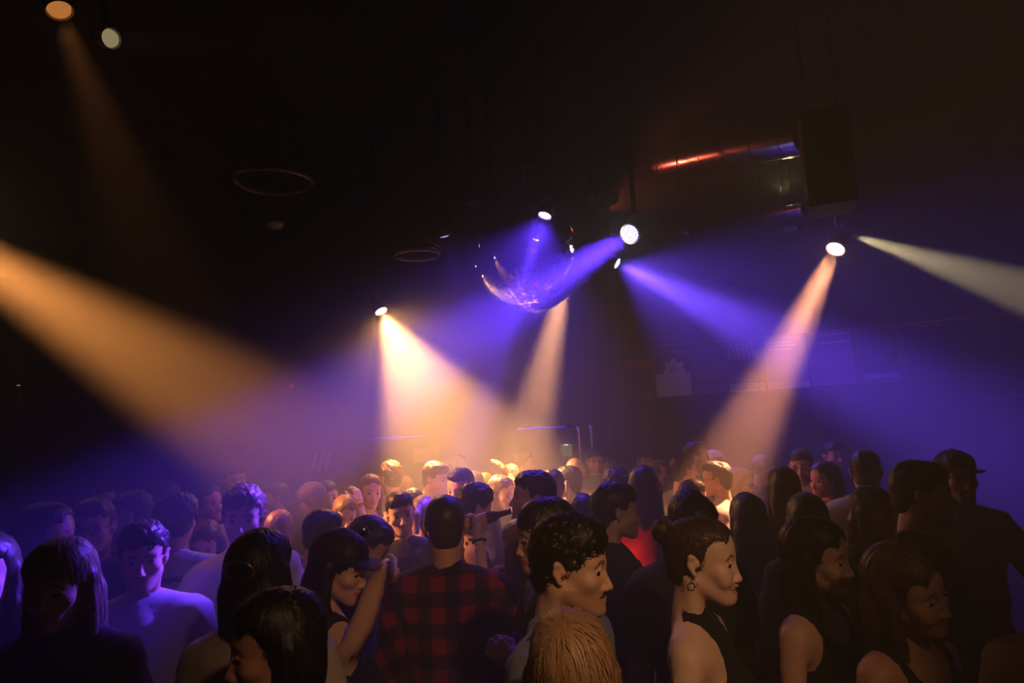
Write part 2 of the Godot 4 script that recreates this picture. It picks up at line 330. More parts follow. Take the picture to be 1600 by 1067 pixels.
# ------------------------------------------------------------------ what stands along the far wall
func back_of_the_room() -> void:
	for d in [["blue lit shelf edge above the heads, left of the pink beam", Vector2(-2.763, 1.851), Vector2(-1.921, 1.851)], ["blue lit shelf edge beside the chrome posts", Vector2(-0.729, 1.882), Vector2(-0.122, 1.894)]]:
		var a: Vector2 = d[1]
		var b: Vector2 = d[2]
		var o := thing("led_shelf", d[0], "shelf light", wall_point((a.x + b.x) / 2, (a.y + b.y) / 2, 0.2), "blue shelf lights")
		o.rotation.y = -WALL_TURN
		box(o, "shelf", Vector3(b.x - a.x, 0.04, 0.38), Vector3(0, 0.03, -0.01), paint(Color("3a3436"), 0.7))
		var lit := StandardMaterial3D.new()
		lit.emission_enabled = true; lit.emission = Color(0.25, 0.2, 1.0); lit.emission_energy_multiplier = 0.35; lit.albedo_color = Color.BLACK
		box(o, "led_strip", Vector3(b.x - a.x - 0.04, 0.02, 0.012), Vector3(0, 0.03, 0.188), lit)
		var l := OmniLight3D.new()
		l.name = "strip_light"; l.light_color = Color(0.25, 0.2, 1.0); l.light_energy = 0.02; l.light_size = 0.05; l.shadow_enabled = true; l.omni_range = 20.0; l.omni_attenuation = 2.0
		o.add_child(l)
		l.position = Vector3(0, 0.03, 0.26)
	var chrome := paint(Color("c8c4cc"), 0.18, 1.0)
	for d in [["left chrome post at the bar behind the crowd", Vector2(0.013, 1.911)], ["right chrome post at the bar behind the crowd", Vector2(0.161, 1.920)]]:
		var a: Vector2 = d[1]
		var o := thing("chrome_post", d[0], "post", wall_point(a.x, 0, 0.35))
		rod(o, "tube", Vector3.ZERO, Vector3(0, a.y + 0.0, 0), 0.028, chrome, 16)
		rod(o, "tube_collar", Vector3(0, a.y - 0.30, 0), Vector3(0, a.y - 0.26, 0), 0.036, chrome, 16)
	# a notice, a panel, a lit sign
	for d in [["notice_board", "pale square notice on the wall right of the chrome posts", "notice", 0.214, 0.359, 1.658, 1.906, Color("5a4a5c")],
			["wall_panel", "wide pale panel on the wall behind the tall bearded person", "panel", 0.988, 1.607, 1.170, 1.729, Color("54443c")],
			["back_panel", "yellowish panel behind the heads under the left orange lamp", "panel", -2.257, -1.895, 1.539, 1.718, Color("c8a060")],
			["bar_front", "wide wooden panel behind the raised arm at the back", "panel", -0.687, -0.205, 1.201, 1.730, Color("6a5040")]]:
		var o := thing(d[0], d[1], d[2], wall_point((d[3] + d[4]) / 2, (d[5] + d[6]) / 2, 0.02))
		o.rotation.y = -WALL_TURN
		box(o, "board", Vector3(d[4] - d[3], d[6] - d[5], 0.03), Vector3.ZERO, rough(d[7], 1.3))
		for k in [-1, 1]:
			box(o, "edge_strip", Vector3(d[4] - d[3] + 0.02, 0.012, 0.04), Vector3(0, k * (d[6] - d[5]) / 2, 0.002), paint((d[7] as Color).darkened(0.35), 0.7))
	var sign_at := wall_point(-0.114, 1.657, 0.45)
	var sign := thing("lit_sign", "small glowing greenish-white display at the back of the room", "sign", sign_at)
	sign.rotation.y = -WALL_TURN
	box(sign, "case", Vector3(0.135, 0.145, 0.05), Vector3.ZERO, paint(Color("2a2c2a"), 0.6))
	var face := StandardMaterial3D.new()
	face.emission_enabled = true; face.emission = Color(0.55, 0.75, 0.55); face.emission_energy_multiplier = 0.12; face.albedo_color = Color("303430")
	box(sign, "lit_face", Vector3(0.125, 0.135, 0.006), Vector3(0, 0, 0.027), face)
	var tubes := StandardMaterial3D.new()
	tubes.emission_enabled = true; tubes.emission = Color.WHITE; tubes.emission_energy_multiplier = 1.0; tubes.albedo_color = Color.BLACK
	for k in 2:
		box(sign, "lamp_tube", Vector3(0.018, 0.01, 0.008), Vector3(-0.012 + 0.026 * k, 0.058, 0.033), tubes)
	rod(sign, "stand", Vector3(0, -0.07, 0), Vector3(0, -sign_at.y, 0), 0.02, paint(Color("2a2c2a"), 0.6), 10)
	# a striped cloth at the left, a shelf at the far right
	var flag := thing("striped_cloth", "small striped cloth hanging above the laughing person at left", "cloth", wall_point(-3.642, 1.601, 0.03))
	flag.rotation.y = -WALL_TURN
	for k in 5:
		box(flag, "stripe", Vector3(0.045, 0.30 - 0.03 * absf(k - 2), 0.012 + 0.006 * (k % 2)), Vector3(-0.10 + 0.05 * k, 0.0, 0), cloth(Color("a08070") if k % 2 == 0 else Color("3c2c34")), Vector3(0, 0, -0.35))
	var shelf := thing("wall_shelf", "narrow shelf on the dark wall at the far right", "shelf", wall_point(4.320, 2.006, 0.12))
	shelf.rotation.y = -WALL_TURN
	box(shelf, "board", Vector3(0.34, 0.035, 0.22), Vector3.ZERO, paint(Color("5a5a70"), 0.6))
	for k in [-1, 1]:
		box(shelf, "bracket", Vector3(0.02, 0.12, 0.16), Vector3(0.12 * k, -0.07, -0.03), paint(Color("2a2a30"), 0.6))
	# small indicator lights
	var led := StandardMaterial3D.new()
	led.emission_enabled = true; led.emission = Color(1.0, 0.1, 0.15); led.emission_energy_multiplier = 1.2; led.albedo_color = Color.BLACK
	var panel := thing("indicator_panel", "tiny panel with four red indicator lights on the wall at left", "indicator light", wall_point(-4.081, 2.647, 0.03))
	panel.rotation.y = -WALL_TURN
	box(panel, "case", Vector3(0.10, 0.10, 0.05), Vector3.ZERO, paint(Color("141416"), 0.6))
	for k in 4:
		box(panel, "led", Vector3(0.012, 0.012, 0.01), Vector3(-0.014 + 0.028 * (k % 2), -0.014 + 0.028 * (k / 2), 0.027), led)
	var wl := Vector3(-4.712, 2.618, -6.479)
	var small := thing("wall_lamp", "tiny warm lamp glowing at the far left edge", "lamp", wl)
	var bulb := StandardMaterial3D.new()
	bulb.emission_enabled = true; bulb.emission = Color(1.0, 0.62, 0.3); bulb.emission_energy_multiplier = 0.5; bulb.albedo_color = Color.BLACK
	var ball := SphereMesh.new(); ball.radius = 0.018; ball.height = 0.036
	part(small, "bulb", ball, bulb)
	rod(small, "post", Vector3(0, -0.02, 0), Vector3(0, -wl.y, 0), 0.015, paint(Color("1a1a1c"), 0.6), 8)
	part(small, "shade", turned(PackedVector2Array([Vector2(0.02, -0.02), Vector2(0.05, 0.03)])), paint(Color("3a2a20"), 0.7)).transform = Transform3D(Basis(Vector3.RIGHT, PI / 2), Vector3(0, 0.01, 0))
	var o := OmniLight3D.new()
	o.name = "bulb_light"; o.light_color = Color(1.0, 0.62, 0.3); o.light_energy = 0.004; o.light_size = 0.015; o.shadow_enabled = true; o.omni_range = 20.0; o.omni_attenuation = 2.0
	small.add_child(o)

# ------------------------------------------------------------------ the bottle at the drinker's mouth
func bottle() -> void:
	var b: Vector3 = made["mouth"]
	var grip: Vector3 = made["grip"]
	var way := (b - grip).normalized()
	var l := 0.235
	var a := b - way * l
	var o := thing("beer_bottle", "brown glass bottle tipped to the mouth of the drinking person", "bottle", a)
	o.basis = Basis.looking_at(way, Vector3.UP)
	var glass := StandardMaterial3D.new()
	glass.albedo_color = Color("4a2408"); glass.roughness = 0.08; glass.metallic_specular = 0.7
	part(o, "glass", turned(PackedVector2Array([Vector2(0.0, 0.0), Vector2(0.026, 0.0), Vector2(0.030, 0.006), Vector2(0.030, l * 0.55), Vector2(0.026, l * 0.64), Vector2(0.015, l * 0.74), Vector2(0.012, l * 0.97), Vector2(0.014, l * 0.975), Vector2(0.014, l), Vector2(0.0, l)])), glass)
	part(o, "paper_label", turned(PackedVector2Array([Vector2(0.0304, l * 0.14), Vector2(0.0308, l * 0.16), Vector2(0.0308, l * 0.42), Vector2(0.0304, l * 0.44)])), paint(Color("c8a050"), 0.6))

# ------------------------------------------------------------------ the crowd
func crowd() -> void:
	person({"at": Vector2(-0.566, -1.599), "tall": 1.703, "yaw": -62, "sex": "f", "hair": "bob", "top": "long", "hair_colour": Color("0c0a09"), "skin": Color("c08d70"), "top_colour": Color("141416"), "head": Vector3(0, 4, 0), "label": "person with smooth black hair at the bottom left, lit face in profile to the left"})
	person({"at": Vector2(0.081, -1.370), "tall": 1.681, "yaw": 178, "sex": "f", "hair": "long", "top": "tee", "hair_colour": Color("a8835c"), "skin": Color("d2a488"), "top_colour": Color("3a2c26"), "head": Vector3(0, -4, 0), "label": "person seen from behind at the bottom middle, crown of streaked blonde hair"})
	person({"at": Vector2(0.129, -1.923), "tall": 1.779, "yaw": 62, "hair": "curly", "top": "long", "hair_colour": Color("17110e"), "skin": Color("d2a488"), "top_colour": Color("66707e"), "head": Vector3(10, 5, -3), "extras": ["moustache", "strap #0d0d0f"], "label": "person with dark curly hair and a moustache in a blue-grey jacket"})
	person({"at": Vector2(0.525, -2.068), "tall": 1.745, "yaw": 64, "sex": "f", "mouth": "smile", "hair": "bun", "top": "halter", "hair_colour": Color("4a3526"), "skin": Color("dcb49c"), "top_colour": Color("0b0b0d"), "head": Vector3(0, 4, -4), "right": "down", "sequins": true, "extras": ["earring #d8d0c0 -1"], "label": "laughing person in profile with tied-up hair, earring and black halter top"})
	person({"at": Vector2(0.934, -2.255), "tall": 1.689, "yaw": 42, "sex": "f", "mouth": "smile", "hair": "long", "top": "tank", "hair_colour": Color("150e0b"), "skin": Color("d2a488"), "top_colour": Color("0c0c0e"), "head": Vector3(6, 4, 6), "label": "smiling person with long dark wavy hair and bare arms, right of the laughing person"})
	person({"at": Vector2(1.013, -1.898), "tall": 1.664, "yaw": 28, "sex": "f", "mouth": "smile", "hair": "long", "top": "tank", "hair_colour": Color("5a3f2a"), "skin": Color("c08d70"), "top_colour": Color("0e0e10"), "head": Vector3(4, 8, 14), "label": "person with long fair hair tilting the head, smiling in the dark at right"})
	person({"at": Vector2(1.280, -1.599), "tall": 1.799, "yaw": 170, "hair": "crop", "top": "long", "hair_colour": Color("201510"), "skin": Color("c08d70"), "top_colour": Color("6b5040"), "label": "person in a brown shirt cut off by the right edge of the picture"})
	person({"at": Vector2(1.595, -2.785), "tall": 1.802, "yaw": 62, "hair": "crop", "top": "tee", "hair_colour": Color("120d0b"), "skin": Color("d2a488"), "top_colour": Color("0b0b0e"), "head": Vector3(0, 2, -2), "label": "person with short faded dark hair in a black tee, right side"})
	person({"at": Vector2(1.667, -3.303), "tall": 1.644, "yaw": 32, "sex": "f", "mouth": "smile", "hair": "long", "top": "long", "hair_colour": Color("0e0a09"), "skin": Color("c08d70"), "top_colour": Color("101014"), "head": Vector3(0, 6, 0), "label": "person with long black hair smiling behind the person in the black tee"})
	person({"at": Vector2(2.168, -3.464), "tall": 1.778, "yaw": -6, "hair": "crop", "top": "long", "hair_colour": Color("1a120e"), "skin": Color("b07a5c"), "top_colour": Color("7a6a5c"), "left": [Vector3(0.35, -0.85, 0.45), Vector3(-0.02, 1, 0.22)], "hands": ["0.25", "0.4"], "extras": ["cap #101014", "beard"], "label": "bearded person in a black cap with raised hand at far right"})
	person({"at": Vector2(2.023, -4.053), "tall": 1.759, "yaw": 150, "hair": "crop", "top": "hoodie", "hair_colour": Color("140f0d"), "skin": Color("c08d70"), "top_colour": Color("8d8a86"), "label": "person in a pale grey hoodie seen from behind, dark hair"})
	person({"at": Vector2(1.991, -4.521), "tall": 1.667, "yaw": -72, "sex": "f", "hair": "long", "top": "tee", "hair_colour": Color("1a1210"), "skin": Color("c08d70"), "top_colour": Color("2a2c44"), "label": "person with long dark hair in profile facing left, beside the grey hoodie"})
	person({"at": Vector2(2.024, -4.968), "tall": 1.726, "yaw": -28, "hair": "crop", "top": "long", "hair_colour": Color("1c1412"), "skin": Color("c08d70"), "top_colour": Color("a8a4a0"), "extras": ["glasses"], "label": "person with glasses and a white collar behind the long-haired women at right"})
	person({"at": Vector2(2.705, -5.975), "tall": 1.708, "yaw": 10, "hair": "crop", "top": "tee", "hair_colour": Color("1a1210"), "skin": Color("b07a5c"), "top_colour": Color("1a1a20"), "label": "person in the dim blue haze behind the glasses wearer, dark top"})
	person({"at": Vector2(2.046, -5.782), "tall": 1.628, "yaw": 35, "hair": "crop", "top": "tee", "hair_colour": Color("2a1d15"), "skin": Color("c08d70"), "top_colour": Color("2e2a2a"), "head": Vector3(0, 10, 0), "extras": ["cap #7d6a52"], "label": "person in a light cap near the foot of the right orange beam"})
	person({"at": Vector2(1.519, -4.006), "tall": 1.696, "yaw": 176, "sex": "f", "hair": "long", "top": "long", "hair_colour": Color("0d0a09"), "skin": Color("c08d70"), "top_colour": Color("101014"), "label": "person with long black hair seen from behind, right of the blonde with glasses"})
	person({"at": Vector2(1.238, -3.031), "tall": 1.667, "yaw": 172, "sex": "f", "hair": "fringe", "top": "long", "hair_colour": Color("0b0908"), "skin": Color("c08d70"), "top_colour": Color("0d0d10"), "label": "person with thick dark hair seen from behind, in front of the grey hoodie"})
	person({"at": Vector2(1.108, -3.418), "tall": 1.630, "yaw": 182, "sex": "f", "hair": "long", "top": "tee", "hair_colour": Color("3a2418"), "skin": Color("d2a488"), "top_colour": Color("18161a"), "extras": ["headband #b89a78"], "label": "person with long brown hair and a light headband seen from behind"})
	person({"at": Vector2(1.701, -5.313), "tall": 1.581, "yaw": 58, "sex": "f", "hair": "bob", "top": "tee", "hair_colour": Color("b88a50"), "skin": Color("d2a488"), "top_colour": Color("34302e"), "head": Vector3(0, 10, 0), "extras": ["glasses"], "label": "blonde person with glasses, rim-lit by the right orange beam"})
	person({"at": Vector2(1.368, -4.784), "tall": 1.681, "yaw": -112, "hair": "quiff", "top": "tee", "hair_colour": Color("0d0b0b"), "skin": Color("c08d70"), "top_colour": Color("8f8a8c"), "extras": ["glasses"], "label": "person with a black flat-top haircut and glasses in a pale grey tee"})
	person({"at": Vector2(1.731, -6.178), "tall": 1.689, "yaw": 96, "hair": "none", "top": "tee", "skin": Color("d2a488"), "top_colour": Color("2a2522"), "extras": ["glasses"], "label": "bald person with glasses lit bright by the right orange beam"})
	person({"at": Vector2(1.460, -5.722), "tall": 1.777, "yaw": 82, "hair": "quiff", "top": "tee", "hair_colour": Color("20150f"), "skin": Color("c08d70"), "top_colour": Color("1c1a1c"), "extras": ["beard"], "label": "tall bearded person in profile to the right under the posters"})
	person({"at": Vector2(1.244, -5.290), "tall": 1.707, "yaw": 112, "hair": "crop", "top": "tee", "hair_colour": Color("2c1d13"), "skin": Color("d2a488"), "top_colour": Color("57504a"), "label": "person with brown hair in a grey tee below the bearded person"})
	person({"at": Vector2(1.091, -4.416), "tall": 1.608, "yaw": 128, "sex": "f", "hair": "bob", "top": "tee", "hair_colour": Color("3a1f16"), "skin": Color("d2a488"), "top_colour": Color("2a2024"), "label": "person with reddish hair half hidden behind the black-haired person"})
	person({"at": Vector2(0.652, -2.609), "tall": 1.735, "yaw": 14, "hair": "crop", "top": "tee", "hair_colour": Color("0a0808"), "skin": Color("b07a5c"), "top_colour": Color("121216"), "head": Vector3(0, 24, 0), "label": "person with thick black hair looking down behind the laughing person"})
	person({"at": Vector2(1.203, -6.085), "tall": 1.615, "yaw": 84, "hair": "quiff", "top": "long", "hair_colour": Color("7a5a36"), "skin": Color("dcb49c"), "top_colour": Color("1b191c"), "label": "person with wavy fair quiff in profile to the right, dark jacket"})
	person({"at": Vector2(0.717, -4.009), "tall": 1.745, "yaw": 166, "sex": "f", "hair": "long", "top": "tee", "hair_colour": Color("4a2e1c"), "skin": Color("d2a488"), "top_colour": Color("d01422"), "left": "hip", "right": "hip", "label": "person in a red tee with long brown hair seen from behind"})
	person({"at": Vector2(0.416, -3.092), "tall": 1.750, "yaw": 100, "hair": "crop", "top": "long", "hair_colour": Color("15100e"), "skin": Color("d2a488"), "top_colour": Color("14161f"), "head": Vector3(0, 3, 0), "label": "person with full dark hair in a navy sweater, right of the moustached person"})
	person({"at": Vector2(0.611, -4.375), "tall": 1.704, "yaw": 176, "hair": "curly", "top": "tee", "hair_colour": Color("100c0b"), "skin": Color("c08d70"), "top_colour": Color("17171b"), "label": "person with wavy black hair seen from behind, above the navy sweater"})
	person({"at": Vector2(0.332, -3.787), "tall": 1.629, "yaw": 184, "sex": "f", "hair": "bob", "top": "tee", "hair_colour": Color("27180f"), "skin": Color("d2a488"), "top_colour": Color("121219"), "label": "person with brown hair seen from behind, between the drinker and the navy sweater"})
	person({"at": Vector2(0.373, -5.135), "tall": 1.677, "yaw": -118, "hair": "crop", "top": "tee", "hair_colour": Color("0d0a08"), "skin": Color("d2a488"), "top_colour": Color("131112"), "label": "person with short dark hair turned left, in front of the bald person"})
	person({"at": Vector2(0.463, -5.723), "tall": 1.708, "yaw": 172, "hair": "none", "top": "tee", "skin": Color("d2a488"), "top_colour": Color("979189"), "left": [Vector3(0.85, 0.25, 0.1), Vector3(0.62, 0.75, 0.1)], "hands": ["0.3", "0.4"], "label": "bald person in a white shirt with one arm raised to the left"})
	person({"at": Vector2(0.772, -7.007), "tall": 1.693, "yaw": 10, "hair": "crop", "top": "tee", "hair_colour": Color("1c130f"), "skin": Color("c08d70"), "top_colour": Color("15151a"), "label": "dark-haired person facing the camera by the chrome posts at the back"})
	person({"at": Vector2(0.978, -7.536), "tall": 1.574, "yaw": -20, "sex": "f", "hair": "long", "top": "tee", "hair_colour": Color("5a3c28"), "skin": Color("c08d70"), "top_colour": Color("2a2228"), "label": "person with long hair standing in the dim haze at the back"})
	person({"at": Vector2(1.317, -7.227), "tall": 1.641, "yaw": 15, "hair": "crop", "top": "tee", "hair_colour": Color("2a1c16"), "skin": Color("c08d70"), "top_colour": Color("1e1a22"), "extras": ["shades"], "label": "person with sunglasses pushed up, dim at the back below the posters"})
	person({"at": Vector2(0.039, -6.892), "tall": 1.724, "yaw": 95, "hair": "crop", "top": "tee", "hair_colour": Color("765c3a"), "skin": Color("d2a488"), "top_colour": Color("50453f"), "label": "person with bright blond hair under the beam behind the mirror ball"})
	person({"at": Vector2(-0.078, -6.437), "tall": 1.617, "yaw": 176, "hair": "curly", "top": "tee", "hair_colour": Color("6e5533"), "skin": Color("d2a488"), "top_colour": Color("3b302c"), "label": "person with curly blond hair seen from behind in the orange light"})
	person({"at": Vector2(-0.114, -4.931), "tall": 1.649, "yaw": 48, "sex": "f", "hair": "long", "top": "tee", "hair_colour": Color("89704c"), "skin": Color("dcb49c"), "top_colour": Color("302727"), "head": Vector3(6, 14, -4), "label": "person with long pale blonde hair looking down, eyes lowered"})
	person({"at": Vector2(0.087, -3.439), "tall": 1.790, "yaw": -84, "hair": "crop", "top": "tee", "hair_colour": Color("15100f"), "skin": Color("d2a488"), "top_colour": Color("3c3050"), "head": Vector3(0, -6, 0), "left": [Vector3(0, -0.45, 0.85), Vector3(-0.45, 0.9, 0.12), 30], "hands": ["0.9", "0.4"], "holds": true, "extras": ["band #0d0d0f 1"], "label": "person with dark swept hair drinking from a bottle, purple tee"})
	person({"at": Vector2(0.222, -4.668), "tall": 1.697, "yaw": 182, "hair": "crop", "top": "tee", "hair_colour": Color("0f0a09"), "skin": Color("c08d70"), "top_colour": Color("1b1734"), "label": "dark-haired person seen from behind, right behind the drinking person"})
	person({"at": Vector2(0.079, -2.466), "tall": 1.770, "yaw": -70, "sex": "f", "hair": "fringe", "top": "tee", "hair_colour": Color("0e0b0a"), "skin": Color("d2a488"), "top_colour": Color("101012"), "head": Vector3(-6, 6, 0), "left": [Vector3(0.1, -1, 0.12), Vector3(-0.45, 0.55, 0.6)], "hands": ["0.8", "0.4"], "label": "person with messy black hair and a fringe, turned left beside the drinker"})
	person({"at": Vector2(-0.007, -3.003), "tall": 1.626, "yaw": -150, "sex": "f", "hair": "long", "top": "tank", "hair_colour": Color("7a5432"), "skin": Color("d2a488"), "top_colour": Color("1a1618"), "head": Vector3(0, 8, 0), "label": "person with long light brown hair behind the plaid shirt"})
	person({"at": Vector2(-0.294, -2.698), "tall": 1.786, "yaw": 180, "hair": "buzz", "top": "long", "hair_colour": Color("3c342c"), "skin": Color("c08d70"), "top_colour": Color("601010"), "head": Vector3(6, 0, 0), "plaid": true, "label": "person with a shaved head in a red and black plaid shirt, seen from behind"})
	person({"at": Vector2(-0.234, -3.810), "tall": 1.704, "yaw": 116, "hair": "curly", "top": "tank", "hair_colour": Color("1d110b"), "skin": Color("d2a488"), "top_colour": Color("0d0d15"), "head": Vector3(0, 14, 0), "label": "person with dark curls and a bright neck, black vest over blue"})
	person({"at": Vector2(-0.387, -4.489), "tall": 1.747, "yaw": -28, "hair": "quiff", "top": "tee", "hair_colour": Color("1b120d"), "skin": Color("d2a488"), "top_colour": Color("17151d"), "head": Vector3(0, 12, 0), "label": "person with a blue-lit quiff looking to the left"})
	person({"at": Vector2(-0.619, -5.238), "tall": 1.754, "yaw": 66, "hair": "crop", "top": "tee", "hair_colour": Color("5b4024"), "skin": Color("d2a488"), "top_colour": Color("453f3a"), "head": Vector3(0, 10, 0), "label": "person in a grey tee in profile to the right, fully lit orange"})
	person({"at": Vector2(-0.547, -6.259), "tall": 1.734, "yaw": 178, "hair": "curly", "top": "tee", "hair_colour": Color("654c2c"), "skin": Color("d2a488"), "top_colour": Color("453b34"), "label": "person with short curly fair hair seen from behind, farthest in the orange light"})
	person({"at": Vector2(-0.366, -5.617), "tall": 1.639, "yaw": 170, "sex": "f", "hair": "bob", "top": "tee", "hair_colour": Color("261915"), "skin": Color("d2a488"), "top_colour": Color("261f22"), "label": "person with a smooth dark bob seen from behind, right of the blue-lit quiff"})
	person({"at": Vector2(-0.295, -5.956), "tall": 1.597, "yaw": 184, "sex": "f", "hair": "long", "top": "tee", "hair_colour": Color("745b38"), "skin": Color("d2a488"), "top_colour": Color("453a34"), "label": "person with wavy blonde hair seen from behind, near the pink beam"})
	person({"at": Vector2(-1.024, -5.567), "tall": 1.753, "yaw": -146, "hair": "curly", "top": "tee", "hair_colour": Color("694f2c"), "skin": Color("d2a488"), "top_colour": Color("5b5044"), "label": "person with wavy fair hair seen from behind in the brightest orange light"})
	person({"at": Vector2(-0.987, -5.973), "tall": 1.604, "yaw": 176, "sex": "f", "hair": "long", "top": "tee", "hair_colour": Color("846840"), "skin": Color("d2a488"), "top_colour": Color("483e36"), "label": "person with long blonde hair half hidden behind the wavy-haired person"})
	person({"at": Vector2(-1.073, -5.035), "tall": 1.699, "yaw": 24, "sex": "f", "hair": "long", "top": "tank", "hair_colour": Color("81653f"), "skin": Color("dcb49c"), "top_colour": Color("261d2c"), "head": Vector3(2, 4, -4), "right": [Vector3(-0.38, -0.14, 0.9), Vector3(0.15, 1, -0.4)], "hands": ["0.4", "0.5"], "extras": ["band #a01020 -1"], "label": "blonde person raising one bright lit hand to the hair"})
	person({"at": Vector2(-0.677, -3.867), "tall": 1.683, "yaw": 12, "hair": "crop", "top": "tee", "hair_colour": Color("271a0f"), "skin": Color("dcb49c"), "top_colour": Color("0a0a0d"), "head": Vector3(4, 2, 4), "label": "person facing the camera in a black tee, half orange half blue"})
	person({"at": Vector2(-0.590, -4.207), "tall": 1.622, "yaw": 168, "sex": "f", "hair": "tail", "top": "tee", "hair_colour": Color("7e694f"), "skin": Color("dcb49c"), "top_colour": Color("171222"), "label": "person with fair hair lit violet, tied in a ponytail, seen from behind"})
	person({"at": Vector2(-0.737, -4.795), "tall": 1.606, "yaw": 190, "hair": "crop", "top": "tee", "hair_colour": Color("1d120e"), "skin": Color("d2a488"), "top_colour": Color("30272a"), "label": "dark-haired person seen from behind, between the two fair ponytails"})
	person({"at": Vector2(-1.456, -5.202), "tall": 1.657, "yaw": 26, "mouth": "smile", "hair": "crop", "top": "tee", "hair_colour": Color("170f0b"), "skin": Color("d2a488"), "top_colour": Color("261f1d"), "head": Vector3(0, 4, 8), "label": "laughing person at the left edge of the orange light"})
	person({"at": Vector2(-1.460, -4.743), "tall": 1.675, "yaw": -78, "sex": "f", "hair": "bob", "top": "tee", "hair_colour": Color("271b15"), "skin": Color("d2a488"), "top_colour": Color("171315"), "head": Vector3(0, 22, 0), "extras": ["cap #5a3f30"], "label": "person in a brown cap with a pale brim pointing left"})
	person({"at": Vector2(-0.988, -3.497), "tall": 1.647, "yaw": 124, "hair": "crop", "top": "tee", "hair_colour": Color("120c0a"), "skin": Color("d2a488"), "top_colour": Color("969186"), "head": Vector3(0, 8, 0), "label": "person with short dark hair in a bright white tee, seen from behind"})
	person({"at": Vector2(-1.124, -4.480), "tall": 1.606, "yaw": 20, "sex": "f", "hair": "long", "top": "tee", "hair_colour": Color("795c37"), "skin": Color("dcb49c"), "top_colour": Color("302622"), "head": Vector3(0, 20, 0), "label": "blonde person with parted hair looking down in the orange light"})
	person({"at": Vector2(-0.620, -3.041), "tall": 1.652, "yaw": 100, "hair": "crop", "top": "tee", "hair_colour": Color("1a1212"), "skin": Color("c08d70"), "top_colour": Color("17131c"), "head": Vector3(0, 26, 0), "lean": Vector2(0.1, 0), "label": "dark-haired person bending down in front of the person in the black tee"})
	person({"at": Vector2(-0.623, -2.452), "tall": 1.695, "yaw": 125, "sex": "f", "hair": "fringe", "top": "tank", "hair_colour": Color("0c0908"), "skin": Color("d2a488"), "top_colour": Color("0b0b0d"), "head": Vector3(-48, 14, 0), "right": [Vector3(0.34, 0.88, 0.31), Vector3(-0.85, -0.3, 0.49)], "hands": ["0.4", "0.6"], "extras": ["cap #0a0a0c", "shades"], "label": "person in a black cap with sunglasses on it, bare arm raised"})
	person({"at": Vector2(-0.792, -2.106), "tall": 1.765, "yaw": 186, "sex": "f", "hair": "long", "top": "tee", "hair_colour": Color("0d0a09"), "skin": Color("d2a488"), "top_colour": Color("a89884"), "head": Vector3(-16, 0, 0), "extras": ["clip #b8954a", "earring #e8e0d0 -1"], "label": "person with black hair held by a gold clip, pale top, seen from behind"})
	person({"at": Vector2(-1.219, -3.074), "tall": 1.819, "yaw": 42, "hair": "curly", "top": "tee", "hair_colour": Color("9a8460"), "skin": Color("d2a488"), "top_colour": Color("d8d2c8"), "head": Vector3(-28, 4, -2), "label": "person with cropped curly fair hair lit blue, in a white tee"})
	person({"at": Vector2(-1.765, -3.872), "tall": 1.560, "yaw": 10, "sex": "f", "hair": "long", "top": "tee", "hair_colour": Color("5a2a14"), "skin": Color("d2a488"), "top_colour": Color("2a1c20"), "head": Vector3(0, 30, 0), "label": "person with auburn hair bowing the head behind the white tees"})
	person({"at": Vector2(-2.032, -4.479), "tall": 1.730, "yaw": 68, "hair": "bob", "top": "long", "hair_colour": Color("2a1b14"), "skin": Color("c08d70"), "top_colour": Color("8a7668"), "head": Vector3(0, -4, 0), "right": [Vector3(0.25, -0.85, 0.45), Vector3(-0.05, 1, 0.32), -60], "hands": ["0.4", "0.08"], "label": "person in profile with collar-length brown hair and pale collar, hand raised"})
	person({"at": Vector2(-1.734, -3.508), "tall": 1.754, "yaw": 184, "hair": "afro", "top": "tee", "hair_colour": Color("0f0b0c"), "skin": Color("c08d70"), "top_colour": Color("d8d2d4"), "right": [Vector3(0.62, -0.72, 0.1), Vector3(0.15, -1, 0.3)], "print": ["ROWING", 1.35, 1.375, -1.0, 1], "label": "person in a white tee printed ROWING on the back, dark bushy hair"})
	person({"at": Vector2(-1.424, -2.626), "tall": 1.740, "yaw": 18, "hair": "curly", "top": "tee", "hair_colour": Color("3a2a20"), "skin": Color("d2a488"), "top_colour": Color("b8b2b4"), "head": Vector3(6, 4, 0), "print": ["", 0.7, 1.27, 1.0, 1], "label": "person with receding curly hair lit blue from the right, white tee"})
	person({"at": Vector2(-1.363, -2.054), "tall": 1.775, "yaw": 8, "sex": "f", "hair": "fringe", "top": "long", "hair_colour": Color("7a6650"), "skin": Color("d2a488"), "top_colour": Color("0c0c10"), "head": Vector3(0, 8, 0), "label": "person with shaggy fair hair lit blue, dark clothes, bottom left"})
	person({"at": Vector2(-1.735, -2.263), "tall": 1.777, "yaw": 20, "sex": "f", "hair": "long", "top": "long", "hair_colour": Color("2a1c16"), "skin": Color("d2a488"), "top_colour": Color("0e0e14"), "extras": ["strap #2030a0"], "label": "person at the left edge of the picture with a blue-lit necklace"})
	person({"at": Vector2(-2.391, -4.662), "tall": 1.756, "yaw": -84, "hair": "crop", "top": "tee", "hair_colour": Color("1c1310"), "skin": Color("c08d70"), "top_colour": Color("1a161a"), "extras": ["glasses"], "label": "person with glasses in profile to the left, dim behind the bushy hair"})
	person({"at": Vector2(-2.209, -3.963), "tall": 1.755, "yaw": -74, "hair": "crop", "top": "tee", "hair_colour": Color("140e0d"), "skin": Color("b07a5c"), "top_colour": Color("141216"), "label": "person in profile to the left in the dark, left of the bushy hair"})
